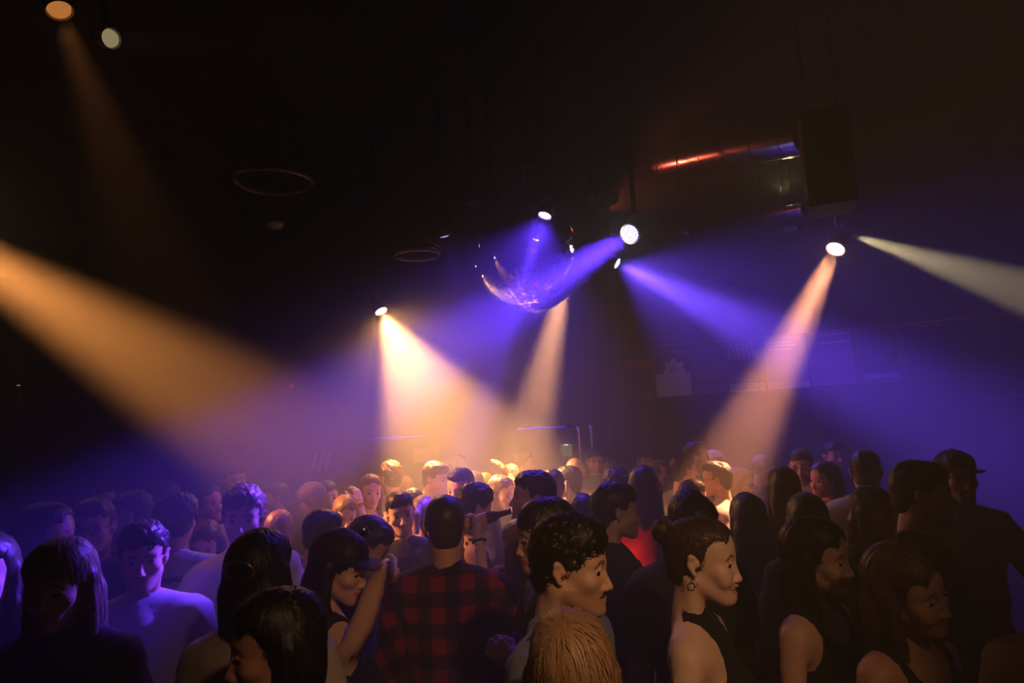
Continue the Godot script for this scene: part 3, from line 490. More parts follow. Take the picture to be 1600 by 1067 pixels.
	person({"at": Vector2(-1.924, -3.139), "tall": 1.795, "yaw": 14, "hair": "crop", "top": "tee", "hair_colour": Color("120d0c"), "skin": Color("b07a5c"), "top_colour": Color("101014"), "extras": ["glasses"], "label": "person with glasses facing the camera, barely lit at left"})
	person({"at": Vector2(-1.856, -2.704), "tall": 1.824, "yaw": 96, "sex": "f", "hair": "bob", "top": "tee", "hair_colour": Color("3a1a10"), "skin": Color("c08d70"), "top_colour": Color("121014"), "label": "person with reddish hair in the dark at far left"})
	person({"at": Vector2(-2.844, -4.761), "tall": 1.770, "yaw": 25, "hair": "crop", "top": "tee", "hair_colour": Color("1a1210"), "skin": Color("b07a5c"), "top_colour": Color("16141a"), "label": "person standing dim in the back row at far left"})
	person({"at": Vector2(-2.317, -5.664), "tall": 1.793, "yaw": 30, "hair": "crop", "top": "tee", "hair_colour": Color("2a1c16"), "skin": Color("c08d70"), "top_colour": Color("2a2430"), "label": "person in the violet haze above the blue-lit curls"})
	person({"at": Vector2(-1.447, -4.170), "tall": 1.580, "yaw": 176, "sex": "f", "hair": "long", "top": "tee", "hair_colour": Color("6a3a1c"), "skin": Color("d2a488"), "top_colour": Color("241c1e"), "label": "person with long auburn hair seen from behind, beside the blue-lit curls"})
	person({"at": Vector2(-1.878, -5.362), "tall": 1.654, "yaw": -66, "hair": "crop", "top": "tee", "hair_colour": Color("22160f"), "skin": Color("c08d70"), "top_colour": Color("2a2226"), "label": "person turned left in the haze above the auburn hair"})
	person({"at": Vector2(2.761, -4.982), "tall": 1.587, "yaw": -40, "hair": "crop", "top": "tee", "hair_colour": Color("1a1210"), "skin": Color("b07a5c"), "top_colour": Color("14141a"), "label": "person dim in the blue dark, left of the bearded person's cap"})

# ------------------------------------------------------------------ people
var made := {}
var used_names := {}
var triangles := 0

func numbered(called: String) -> String:
	var n: int = used_names.get(called, 0)
	used_names[called] = n + 1
	return called if n == 0 else "%s_%03d" % [called, n]

func paint(c: Color, rough := 0.8, metal := 0.0) -> StandardMaterial3D:
	var key := "paint %s %s %s" % [c.to_html(), rough, metal]
	if not made.has(key):
		var m := StandardMaterial3D.new()
		m.albedo_color = c; m.roughness = rough; m.metallic = metal; m.vertex_color_use_as_albedo = true
		made[key] = m
	return made[key]

func cloth(c: Color) -> StandardMaterial3D:
	var key := "cloth %s" % c.to_html()
	if not made.has(key):
		var m := StandardMaterial3D.new()
		m.albedo_color = c; m.roughness = 0.95; m.rim_enabled = true; m.rim = 0.25; m.rim_tint = 0.6
		m.heightmap_enabled = true; m.heightmap_texture = weave(); m.heightmap_scale = 0.06; m.uv1_scale = Vector3(9, 9, 9)
		made[key] = m
	return made[key]

func weave() -> NoiseTexture2D:
	if not made.has("weave"):
		var t := NoiseTexture2D.new()
		t.width = 256; t.height = 256; t.seamless = true
		var ns := FastNoiseLite.new(); ns.seed = 4; ns.frequency = 0.12; t.noise = ns
		made["weave"] = t
	return made["weave"]

func plaid() -> StandardMaterial3D:
	if not made.has("plaid"):
		var im := Image.create(128, 128, false, Image.FORMAT_RGB8)
		for y in 128:
			for x in 128:
				var u := x < 64
				var v := y < 64
				var c := Color(0.50, 0.06, 0.05) if u and v else Color(0.26, 0.03, 0.03) if u or v else Color(0.03, 0.015, 0.015)
				if (x % 64 in [30, 31, 32] or y % 64 in [30, 31, 32]):
					c = c * 0.75
				im.set_pixel(x, y, c * (0.92 + 0.08 * ((x + y) % 2)))
		var m := StandardMaterial3D.new()
		m.albedo_texture = ImageTexture.create_from_image(im); m.uv1_scale = Vector3(9.5, 9.5, 1); m.roughness = 0.95
		made["plaid"] = m
	return made["plaid"]

func template(what: String) -> Shape:
	if made.has(what):
		return made[what]
	var w := what.split(" ")
	var s: Shape
	match w[0]:
		"head":
			s = nets(head_field(w[1], w[2]), Vector3(-0.1, -0.212, -0.122), Vector3(0.1, 0.124, 0.12), 0.0046 if w[3] == "near" else 0.0080)
			s.normals(); head_colours(s, w[1], w[2] == "smile"); bind_head(s)
		"hair":
			var f := hair_field(w[1])
			var h := nets(f, Vector3(-0.13, -0.34, -0.21), Vector3(0.13, 0.17, 0.14), 0.0062 if w[2] == "near" else 0.0100)
			ruffle(h, w[1], 11); h.tint(Color(0.75, 0.75, 0.75) if w[1] != "buzz" else Color.WHITE)
			if w[1] == "buzz":
				s = h
			elif w[2] == "near":
				s = join([h, locks(h, f, 1500, w[1], 7, 0.065, 0.0019)])
			else:
				s = join([h, locks(h, f, 150, w[1], 7, 0.055, 0.0045)])
			s.v = Transform3D(Basis(), HEAD) * s.v
			rigid(s, 2)
			if w[1] in ["long", "fringe", "tail"]:      # the ends lie on the back
				for q in s.v.size():
					s.b1[q] = 1; s.w[q] = smoothstep(1.36, 1.54, s.v[q].y)
		"body":
			s = nets(body_field(w[1]), Vector3(-0.56, -0.02, -0.18), Vector3(0.56, 1.6, 0.2), 0.029)
			s.normals(); bind(s); s.tint(Color.WHITE)
		"top":
			s = nets(top_field(w[1], w[2]), Vector3(-0.58, 0.80, -0.22), Vector3(0.58, 1.56, 0.22), 0.016 if w[3] == "near" else 0.027)
			wrinkle(s, 3, 0.012 if w[1] in ["tee", "long", "hoodie"] else 0.003); bind(s, 0.022)
		"legs":
			s = nets(legs_field(w[1]), Vector3(-0.24, 0.02, -0.18), Vector3(0.24, 1.1, 0.18), 0.034)
			wrinkle(s, 8, 0.010); bind(s)
		"shoe":
			s = nets(shoe_field(w[1].to_float()), Vector3(-0.18, -0.02, -0.16), Vector3(0.18, 0.18, 0.22), 0.02)
			s.normals(); rigid(s, 0)
		"hand":
			var side := w[2].to_float()
			s = nets(hand_field(w[1].to_float(), 0.03 if w[3] == "near" else 0.0) if w[1].to_float() > 0.15 else hand_field(w[1].to_float(), 0.16), Vector3(-0.12, -0.2, -0.08), Vector3(0.05, 0.05, 0.11), 0.0048 if w[3] == "near" else 0.0100)
			s.normals()
			# along the forearm in the rest pose, palm to the body, thumb to the front
			var down := (WRIST - ELBOW).normalized()
			var y := -down
			var z := (Vector3(0, 0, 1) - y * y.z).normalized()
			var t := Transform3D(Basis(y.cross(z), y, z), WRIST)
			s = moved(s, t)
			if side < 0.0:
				s = moved(s, Transform3D(Basis.from_scale(Vector3(-1, 1, 1)), Vector3.ZERO))
			rigid(s, 5 if side > 0.0 else 8); s.tint(Color.WHITE)
		"eye":
			s = Shape.new()
			var r := 0.0125
			for q in 13:
				var a := PI * q / 12.0 * 0.66
				for e in 12:
					var n := Vector3(sin(a) * cos(TAU * e / 12), sin(a) * sin(TAU * e / 12), cos(a))
					s.v.append(n * r); s.n.append(n)
					s.c.append(Color(0.01, 0.01, 0.01) if q < 2 else Color(0.14, 0.09, 0.06) if q < 3 else Color(0.75, 0.72, 0.70))
					if q < 12:
						var e2 := (e + 1) % 12
						s.i.append_array(PackedInt32Array([q * 12 + e, q * 12 + 12 + e, q * 12 + e2, q * 12 + e2, q * 12 + 12 + e, q * 12 + 12 + e2]))
			s.v = Transform3D(Basis(), HEAD + Vector3(w[1].to_float() * 0.0313, 0.0, 0.0702)) * s.v
			rigid(s, 2)
		"eyebrow":
			var d := w[1].to_float()
			s = tube([Vector3(d * 0.012, 0.0225, 0.083), Vector3(d * 0.022, 0.0265, 0.0805), Vector3(d * 0.034, 0.0275, 0.0735), Vector3(d * 0.046, 0.0225, 0.0605)], 0.0042, 7, 0.0018)
			s.v = Transform3D(Basis(), HEAD) * s.v
			rigid(s, 2)
		"teeth":
			s = tube([Vector3(-0.026, -0.0610, 0.0710), Vector3(-0.014, -0.0632, 0.0815), Vector3(0, -0.0640, 0.0860), Vector3(0.014, -0.0632, 0.0815), Vector3(0.026, -0.0610, 0.0710)], 0.0052, 7)
			s.v = Transform3D(Basis(), HEAD) * s.v
			rigid(s, 2)
		"cap":
			var f := Field.new()
			f.ell(Vector3(0, 0.050, -0.018), Vector3(0.088, 0.088, 0.107))
			f.cut(Vector3(0, -0.155, 0.0), Vector3(0.25, 0.19, 0.3), 0.006)
			f.ell(Vector3(0, 0.041, 0.105), Vector3(0.072, 0.0085, 0.080), 0.012)
			f.ell(Vector3(0, 0.139, -0.018), Vector3(0.009, 0.005, 0.009), 0.004)
			s = nets(f, Vector3(-0.12, 0.0, -0.16), Vector3(0.12, 0.16, 0.21), 0.006)
			s.normals(); s.v = Transform3D(Basis(), HEAD) * s.v; rigid(s, 2)
		"beanie":
			var f := Field.new()
			f.ell(Vector3(0, 0.048, -0.022), Vector3(0.095, 0.096, 0.110))
			f.cut(Vector3(0, -0.205, 0.02), Vector3(0.25, 0.17, 0.3), 0.006)
			f.cut(Vector3(0, -0.055, 0.125), Vector3(0.085, 0.118, 0.095), 0.006)
			s = nets(f, Vector3(-0.12, -0.06, -0.16), Vector3(0.12, 0.17, 0.12), 0.006)
			s.normals(); s.v = Transform3D(Basis(), HEAD) * s.v; rigid(s, 2)
		"moustache":
			var f := Field.new()
			for d in [-1.0, 1.0]:
				f.cap(Vector3(d * 0.003, -0.0555, 0.0945), Vector3(d * 0.016, -0.0580, 0.0900), 0.0042, 0.0042, 0.003)
				f.cap(Vector3(d * 0.016, -0.0580, 0.0900), Vector3(d * 0.028, -0.0655, 0.0790), 0.0042, 0.0022, 0.003)
			s = nets(f, Vector3(-0.04, -0.08, 0.06), Vector3(0.04, -0.04, 0.11), 0.0024)
			s.normals(); s.v = Transform3D(Basis(), HEAD) * s.v; rigid(s, 2)
		"beard":
			var f := Field.new()
			f.both(Vector3(0.050, -0.030, 0.004), Vector3(0.047, -0.058, 0.0), 0.022, 0.026, 0.02)
			f.both(Vector3(0.047, -0.060, 0.0), Vector3(0.019, -0.101, 0.062), 0.025, 0.021, 0.02)
			f.ell(Vector3(0, -0.102, 0.078), Vector3(0.026, 0.020, 0.020), 0.02)
			f.both(Vector3(0.004, -0.0555, 0.0900), Vector3(0.028, -0.066, 0.0760), 0.0056, 0.0056, 0.008)
			f.both(Vector3(0.030, -0.066, 0.0740), Vector3(0.024, -0.095, 0.070), 0.0070, 0.012, 0.01)
			f.both_cut(Vector3(0.012, -0.068, 0.098), Vector3(0.022, 0.009, 0.022), 0.004)
			f.cut(Vector3(0, -0.02, 0.12), Vector3(0.07, 0.033, 0.06), 0.006)
			s = nets(f, Vector3(-0.09, -0.14, -0.04), Vector3(0.09, 0.0, 0.12), 0.0055)
			s.normals(); s.v = Transform3D(Basis(), HEAD) * s.v; rigid(s, 2)
		"glasses", "shades":
			var list := []
			for d in [-1.0, 1.0]:
				var ring := []
				for q in 17:
					var a := TAU * q / 16
					ring.append(Vector3(d * (0.033 + 0.021 * cos(a)), -0.001 + 0.017 * sin(a), 0.0945 - 0.012 * (0.5 + 0.5 * cos(a))))
				list.append(tube(ring, 0.0017, 6))
				list.append(tube([Vector3(d * 0.054, 0.006, 0.083), Vector3(d * 0.079, 0.010, 0.03), Vector3(d * 0.081, 0.010, -0.02)], 0.0016, 6))
			list.append(tube([Vector3(-0.012, 0.003, 0.0945), Vector3(0, 0.006, 0.0985), Vector3(0.012, 0.003, 0.0945)], 0.0016, 6))
			s = join(list)
			var up := Transform3D(Basis(), HEAD) if w[0] == "glasses" else Transform3D(Basis(Vector3.RIGHT, -0.85), HEAD + Vector3(0, 0.088, 0.012))
			s.v = up * s.v
			rigid(s, 2)
		"lens":
			var d := w[1].to_float()
			s = Shape.new()
			s.v.append(Vector3(d * 0.033, -0.001, 0.0945)); s.n.append(Vector3(0, 0, 1))
			for q in 16:
				var a := TAU * q / 16
				s.v.append(Vector3(d * (0.033 + 0.020 * cos(a)), -0.001 + 0.0162 * sin(a), 0.0925 - 0.012 * (0.5 + 0.5 * cos(a)))); s.n.append(Vector3(0, 0, 1))
				s.i.append_array(PackedInt32Array([0, 1 + (q + 1) % 16, 1 + q]))
			var up := Transform3D(Basis(), HEAD) if w[2] == "glasses" else Transform3D(Basis(Vector3.RIGHT, -0.85), HEAD + Vector3(0, 0.088, 0.012))
			s.v = up * s.v
			rigid(s, 2)
		"earring":
			var ring := []
			for q in 13:
				ring.append(HEAD + Vector3(w[1].to_float() * 0.079, -0.052 + 0.010 * cos(TAU * q / 12), -0.012 + 0.010 * sin(TAU * q / 12)))
			s = tube(ring, 0.0016, 6); rigid(s, 2)
		"clip":
			var a := []
			var b := []
			for q in 9:
				var t := PI * q / 8.0
				a.append(HEAD + Vector3(0.044 * cos(t), 0.030 + 0.030 * sin(t), -0.118 - 0.012 * sin(t)))
				b.append(HEAD + Vector3(0.044 * cos(t), 0.030 - 0.026 * sin(t), -0.118 - 0.012 * sin(t)))
			s = join([tube(a, 0.0052, 7), tube(b, 0.0052, 7)]); rigid(s, 2)
		"strap":
			var pts := []
			for q in 13:
				var t := q / 12.0
				pts.append(Vector3(-0.10 - 0.02 * sin(t * PI), 1.10 + 0.385 * sin(t * PI), 0.155 * cos(t * PI) - 0.005))
			s = tube(pts, 0.016, 6); rigid(s, 1)
		"band":
			var pts := []
			var down := (WRIST - ELBOW).normalized()
			var side := Vector3(0, 0, 1)
			var across := down.cross(side).normalized()
			for q in 15:
				pts.append(WRIST - down * 0.02 + (side * cos(TAU * q / 14) + across * sin(TAU * q / 14)) * 0.031)
			s = tube(pts, 0.006, 6)
			rigid(s, 5)
			if w[1].to_float() < 0.0:
				s = moved(s, Transform3D(Basis.from_scale(Vector3(-1, 1, 1)), Vector3.ZERO)); rigid(s, 8)
		"headband":
			var pts := []
			for q in 15:
				var t := PI * q / 14.0
				pts.append(HEAD + Vector3(0.085 * cos(t), 0.02 + 0.110 * sin(t), 0.012))
			s = tube(pts, 0.007, 6); rigid(s, 2)
	made[what] = s
	return s

func part(root: Node3D, called: String, mesh: Mesh, m: Material) -> MeshInstance3D:
	var o := MeshInstance3D.new()
	o.name = called; o.mesh = mesh; o.material_override = m
	root.add_child(o, true)
	return o

# upper arm and forearm of each side, as directions of the person's own axes (x to the person's left, z ahead)
const ARMS := {
	"down": [Vector3(0.16, -1, -0.02), Vector3(0.04, -1, 0.20)],
	"hip": [Vector3(0.34, -1, -0.12), Vector3(-0.20, -0.8, 0.5)],
	"cup": [Vector3(0.14, -1, 0.16), Vector3(-0.20, 0.30, 1.0)],
	"fold": [Vector3(0.20, -1, 0.18), Vector3(-0.75, 0.10, 0.7)],
}

func turn_to(from: Vector3, to: Vector3) -> Basis:
	return Basis(Quaternion(from.normalized(), to.normalized()))

# spec: at (x, z), tall, yaw, head [yaw, pitch, roll], lean [pitch, roll], sex, mouth, hair, hair_colour, skin, top, top_colour, left, right, hands, extras, label
func person(spec: Dictionary) -> void:
	var sex: String = spec.get("sex", "m")
	var near: bool = (spec.at as Vector2).length() < 2.8
	var lod := " near" if near else " far"
	var lean: Vector2 = spec.get("lean", Vector2.ZERO)
	var turn: Vector3 = spec.get("head", Vector3.ZERO)
	var waist := Vector3(0, 1.0, 0)
	var chest := Transform3D(Basis(), waist) * Transform3D(Basis.from_euler(Vector3(lean.x, 0, lean.y)), Vector3.ZERO) * Transform3D(Basis(), -waist)
	var nod := Basis(Vector3.UP, deg_to_rad(turn.x)) * Basis(Vector3.RIGHT, deg_to_rad(turn.y)) * Basis(Vector3.BACK, deg_to_rad(turn.z))
	var head := chest * Transform3D(Basis(), NECK) * Transform3D(nod, Vector3.ZERO) * Transform3D(Basis(), -NECK)
	var bones := [Transform3D(), chest, head]
	for s in [1.0, -1.0]:
		var m := Vector3(s, 1, 1)
		var given = spec.get("left" if s > 0.0 else "right", "down")
		var pose: Array = ARMS[given] if given is String else given
		var sh := SHOULDER * m
		var up := turn_to((ELBOW - SHOULDER) * m, (pose[0] as Vector3) * m)
		var fore := turn_to((WRIST - ELBOW) * m, (pose[1] as Vector3) * m)
		var elbow := sh + up * ((ELBOW - SHOULDER) * m)
		bones.append(chest * Transform3D(up, sh - up * sh))
		var lower := Transform3D(fore, elbow - fore * (ELBOW * m))
		bones.append(chest * lower)
		var axis := (pose[1] as Vector3 * m).normalized()
		var wrist := lower * (WRIST * m)
		var twist := Basis(axis, deg_to_rad(pose[2] as float if pose.size() > 2 else 0.0) * s)
		bones.append(chest * Transform3D(twist, wrist - twist * wrist) * lower)
	var crown: Vector3 = head * (HEAD + Vector3(0, 0.125, -0.015))
	var size: float = spec.tall / crown.y
	var yaw := Basis(Vector3.UP, deg_to_rad(spec.get("yaw", 0.0)))
	var off := yaw * (crown * size)
	var root := Node3D.new()
	root.name = numbered("person")
	add_child(root)
	root.transform = Transform3D(yaw, Vector3(spec.at.x - off.x, 0.0, spec.at.y - off.z))
	root.set_meta("label", spec.label); root.set_meta("category", "person")
	var skin := paint(spec.get("skin", Color("c99a80")), 0.55)
	var hands: Array = spec.get("hands", ["0.4", "0.4"])
	var hl := " near" if spec.has("hands") else " far"
	var body := join([template("body " + sex), template("head " + sex + " " + spec.get("mouth", "flat") + lod), template("hand %s 1%s" % [hands[0], hl]), template("hand %s -1%s" % [hands[1], hl])])
	part(root, "body", posed(body, bones, size), skin)
	var hair: String = spec.get("hair", "crop")
	var hair_paint := paint(spec.get("hair_colour", Color("2a1d15")), 0.5)
	if hair != "none":
		part(root, "hair", posed(template("hair " + hair + lod), bones, size), hair_paint)
	part(root, "top", posed(template("top " + spec.get("top", "tee") + " " + sex + lod), bones, size), plaid() if spec.get("plaid", false) else cloth(spec.get("top_colour", Color("202024"))))
	part(root, "trousers", posed(template("legs " + sex), bones, size), cloth(spec.get("legs_colour", Color("1c1f2a"))))
	part(root, "shoe", posed(template("shoe 1"), bones, size), paint(Color("2b2a2a"), 0.6))
	part(root, "shoe", posed(template("shoe -1"), bones, size), paint(Color("2b2a2a"), 0.6))
	part(root, "eye", posed(template("eye 1"), bones, size), paint(Color.WHITE, 0.15))
	part(root, "eye", posed(template("eye -1"), bones, size), paint(Color.WHITE, 0.15))
	if near:
		part(root, "eyebrow", posed(template("eyebrow 1"), bones, size), hair_paint)
		part(root, "eyebrow", posed(template("eyebrow -1"), bones, size), hair_paint)
	if spec.get("mouth", "flat") == "smile":
		part(root, "teeth", posed(template("teeth"), bones, size), paint(Color("e4ddd0"), 0.3))
	for extra: String in spec.get("extras", []):
		var w := extra.split(" ")
		match w[0]:
			"glasses", "shades":
				part(root, w[0] if w[0] == "glasses" else "sunglasses", posed(template(w[0]), bones, size), paint(Color("1a1a1c"), 0.25))
				for d in ["1", "-1"]:
					var glass := StandardMaterial3D.new()
					if w[0] == "glasses":
						glass.transparency = BaseMaterial3D.TRANSPARENCY_ALPHA; glass.albedo_color = Color(0.9, 0.9, 0.9, 0.12); glass.roughness = 0.05
					else:
						glass = paint(Color("151823"), 0.06)
					part(root, "lens", posed(template("lens " + d + " " + w[0]), bones, size), glass)
			"moustache", "beard":
				part(root, w[0], posed(template(w[0]), bones, size), hair_paint)
			_:
				var c := Color(w[1])
				var key := w[0] + (" " + w[2] if w.size() > 2 else "")
				var metal := 1.0 if w[0] in ["earring", "clip"] else 0.0
				var called: String = {"band": "wristband", "strap": "shoulder_strap", "clip": "hair_clip"}.get(w[0], w[0])
				part(root, called, posed(template(key), bones, size), paint(c, 0.3 if metal > 0.0 else 0.85, metal))
	if spec.has("holds"):               # where the hand closes and where the mouth is, for what is held
		made["grip"] = root.transform * (((bones[5] as Transform3D) * (WRIST + (WRIST - ELBOW).normalized() * 0.085 + Vector3(-0.022, 0, 0.004))) * size)
		made["mouth"] = root.transform * ((head * (HEAD + Vector3(0, -0.068, 0.100))) * size)
	if spec.get("sequins", false):
		var src := template("top " + spec.get("top", "tee") + " " + sex + lod)
		var rng := RandomNumberGenerator.new(); rng.seed = 5
		var sq := Shape.new()
		for k in 700:
			var q := rng.randi() % src.v.size()
			if src.v[q].y < 1.0:
				continue
			var nn := (src.n[q] + Vector3(rng.randfn(), rng.randfn(), rng.randfn()) * 0.25).normalized()
			var x := nn.cross(Vector3(0.1, 1, 0.2)).normalized() * 0.0025
			var y := nn.cross(x).normalized() * 0.0025
			var o := sq.v.size()
			var c := src.v[q] + src.n[q] * 0.004 + Vector3(rng.randf() - 0.5, rng.randf() - 0.5, 0) * 0.012
			for e in [-x - y, x - y, x + y, y - x]:
				sq.v.append(c + e); sq.n.append(nn); sq.b0.append(src.b0[q]); sq.b1.append(src.b1[q]); sq.w.append(src.w[q])
			sq.i.append_array(PackedInt32Array([o, o + 2, o + 1, o, o + 3, o + 2]))
		part(root, "sequins", posed(sq, bones, size), paint(Color("b0a898"), 0.2, 1.0)).set_meta("kind", "stuff")
	if spec.has("print"):
		shirt_print(root, spec.print, bones, size, sex)

# lettering on a shirt, laid on the cloth
func shirt_print(root: Node3D, what: Array, bones: Array, size: float, sex: String) -> void:
	var f := top_field("tee", sex)
	var side: float = what[3]          # 1 chest, -1 back
	var list := []
	var tm := TextMesh.new()
	tm.text = what[0]; tm.font_size = 32; tm.pixel_size = 0.001 * (what[1] as float); tm.depth = 0.0; tm.curve_step = 2.0
	var font := SystemFont.new(); font.font_names = PackedStringArray(["Droid Sans"]); font.font_weight = 700; tm.font = font
	var arr := tm.surface_get_arrays(0) if what[0] != "" else []
	var s := Shape.new()
	if arr.size():
		s.v = arr[Mesh.ARRAY_VERTEX]; s.i = arr[Mesh.ARRAY_INDEX]
	s.n.resize(s.v.size())
	if what[0] != "":
		list.append(s)
	if what.size() > 4:                # a swoosh under the word
		var u := Shape.new()
		for q in 13:
			var t := q / 12.0
			var x := lerpf(-0.06, 0.06, t) * (what[1] as float)
			var y := (-0.016 + 0.016 * sin(t * 2.4)) * (what[1] as float)
			var h := 0.003 + 0.005 * sin(t * PI)
			u.v.append(Vector3(x, y - h, 0)); u.v.append(Vector3(x, y + h, 0)); u.n.append(Vector3.BACK); u.n.append(Vector3.BACK)
			if q < 12:
				u.i.append_array(PackedInt32Array([q * 2, q * 2 + 1, q * 2 + 2, q * 2 + 1, q * 2 + 3, q * 2 + 2]))
		list.append(u)
	for e in list:
		var sh: Shape = e
		for q in sh.v.size():
			var p := Vector3(sh.v[q].x * side, sh.v[q].y + (what[2] as float), 0.22 * side)
			for step in 24:
				var d := f.at(p)
				if d < 0.0005:
					break
				p.z -= side * d * 0.8
			sh.v[q] = p + Vector3(0, 0, side * 0.016)
			sh.n[q] = Vector3(0, 0, side)
		rigid(sh, 1)
		part(root, "shirt_print", posed(sh, bones, size), paint(Color("15151c"), 0.9))
# ------------------------------------------------------------------ bodies in the rest pose: 1.75 m tall, facing +z, arms a little out
const SHOULDER := Vector3(0.178, 1.395, -0.012)
const ELBOW := Vector3(0.338, 1.157, -0.012)
const WRIST := Vector3(0.474, 0.950, 0.0)
const HIP := Vector3(0.085, 0.90, 0.0)
const KNEE := Vector3(0.10, 0.50, 0.01)
const ANKLE := Vector3(0.105, 0.09, -0.02)
const NECK := Vector3(0, 1.515, -0.012)
const HEAD := Vector3(0, 1.635, 0.012)

func torso(f: Field, sex: String, g: float) -> void:
	var m := sex == "m"
	f.ell(Vector3(0, 1.27, 0), Vector3((0.160 if m else 0.138) + g, 0.19 + g, (0.112 if m else 0.098) + g), 0.04)
	f.ell(Vector3(0, 1.09, 0.005), Vector3((0.138 if m else 0.118) + g * 1.6, 0.18, (0.100 if m else 0.090) + g * 1.5), 0.05)
	f.ell(Vector3(0, 0.94, -0.012), Vector3((0.158 if m else 0.162) + g, 0.125, 0.118 + g), 0.05)
	f.cap(Vector3(-0.125 if m else -0.105, 1.385, -0.012), Vector3(0.125 if m else 0.105, 1.385, -0.012), 0.066 + g, 0.066 + g, 0.05)
	f.both(Vector3(0.03, 1.465, -0.03), Vector3(0.135 if m else 0.115, 1.415, -0.02), 0.036 + g, 0.044 + g, 0.04)
	if not m:
		f.both_ell(Vector3(0.065, 1.25, 0.085), Vector3(0.056 + g, 0.058 + g, 0.05 + g * 1.4), 0.03)

func body_field(sex: String) -> Field:
	var f := Field.new()
	var m := sex == "m"
	var s := 1.0 if m else 0.84
	torso(f, sex, 0.0)
	f.cap(Vector3(0, 1.42, -0.03), Vector3(0, 1.52, -0.022), 0.056 * s, 0.050 * s, 0.03)
	var sh := SHOULDER * Vector3(1.0 if m else 0.88, 1, 1)
	f.both(sh, ELBOW, 0.056 * s, 0.041 * s, 0.03)
	f.both(ELBOW, ELBOW.lerp(WRIST, 0.3), 0.041 * s, 0.043 * s, 0.02)
	f.both(ELBOW.lerp(WRIST, 0.3), WRIST, 0.043 * s, 0.027 * s, 0.02)
	f.both(HIP, KNEE, 0.086, 0.056, 0.03)
	f.both(KNEE, KNEE.lerp(ANKLE, 0.3), 0.054, 0.056, 0.02)
	f.both(KNEE.lerp(ANKLE, 0.3), ANKLE, 0.056, 0.038, 0.02)
	f.both(ANKLE - Vector3(0, 0.04, 0.015), ANKLE + Vector3(0.01, -0.05, 0.15), 0.036, 0.028, 0.02)
	return f

func top_field(style: String, sex: String) -> Field:
	var f := Field.new()
	var m := sex == "m"
	var g := {"tee": 0.014, "long": 0.020, "hoodie": 0.028, "tank": 0.007, "halter": 0.006}[style] as float
	torso(f, sex, g)
	var s := 1.0 if m else 0.86
	var sh := SHOULDER * Vector3(1.0 if m else 0.88, 1, 1)
	if style == "tee":
		f.both(sh, sh.lerp(ELBOW, 0.68), 0.077 * s, 0.074 * s, 0.03)
	elif style in ["long", "hoodie"]:
		var e := 0.010 if style == "hoodie" else 0.0
		f.both(sh, ELBOW, 0.072 * s + e, 0.060 * s + e, 0.03)
		f.both(ELBOW, ELBOW.lerp(WRIST, 0.96), 0.060 * s + e, 0.043 * s + e, 0.02)
	if style == "hoodie":
		f.cap(Vector3(-0.08, 1.47, -0.02), Vector3(0, 1.44, -0.115), 0.035, 0.055, 0.03)
		f.cap(Vector3(0.08, 1.47, -0.02), Vector3(0, 1.44, -0.115), 0.035, 0.055, 0.03)
	elif style in ["tee", "long"]:
		for q in 12:
			var t0 := TAU * q / 12
			var t1 := TAU * (q + 1) / 12
			f.cap(Vector3(sin(t0) * 0.072 * s, 1.466 - 0.018 * cos(t0), cos(t0) * 0.066 * s - 0.024), Vector3(sin(t1) * 0.072 * s, 1.466 - 0.018 * cos(t1), cos(t1) * 0.066 * s - 0.024), 0.009, 0.009, 0.012)
	elif style == "tank":
		f.cut(Vector3(0, 1.47, 0.06), Vector3(0.085, 0.10, 0.10), 0.02)
		f.both_cut(Vector3(0.175, 1.40, 0), Vector3(0.062, 0.12, 0.14), 0.02)
		f.cut(Vector3(0, 1.50, -0.08), Vector3(0.075, 0.12, 0.09), 0.02)
	elif style == "halter":
		f.both_cut(Vector3(0.165, 1.40, 0.0), Vector3(0.095, 0.15, 0.16), 0.02)
		f.cut(Vector3(0, 1.42, -0.12), Vector3(0.13, 0.13, 0.10), 0.02)
		f.cap(Vector3(0, 1.44, -0.025), Vector3(0, 1.475, -0.024), 0.054, 0.050, 0.02)
	f.cut(Vector3(0, 0.66, 0), Vector3(0.7, 0.19, 0.7), 0.01)
	return f

func legs_field(sex: String) -> Field:
	var f := Field.new()
	f.ell(Vector3(0, 0.94, -0.012), Vector3(0.160 if sex == "m" else 0.163, 0.115, 0.120), 0.04)
	f.both(HIP, KNEE, 0.090, 0.075, 0.03)
	f.both(KNEE, ANKLE + Vector3(0, 0.0, 0), 0.075, 0.062, 0.02)
	return f

func shoe_field(s: float) -> Field:
	var f := Field.new()
	f.cap(Vector3(s * 0.105, 0.055, -0.065), Vector3(s * 0.112, 0.042, 0.13), 0.044, 0.036, 0.02)
	f.cap(Vector3(s * 0.105, 0.060, -0.03), Vector3(s * 0.105, 0.12, -0.03), 0.045, 0.046, 0.02)
	f.ell(Vector3(s * 0.109, 0.012, 0.03), Vector3(0.048, 0.016, 0.15), 0.01)
	f.cut(Vector3(s * 0.109, -0.2, 0.03), Vector3(0.6, 0.2, 0.6), 0.004)
	return f

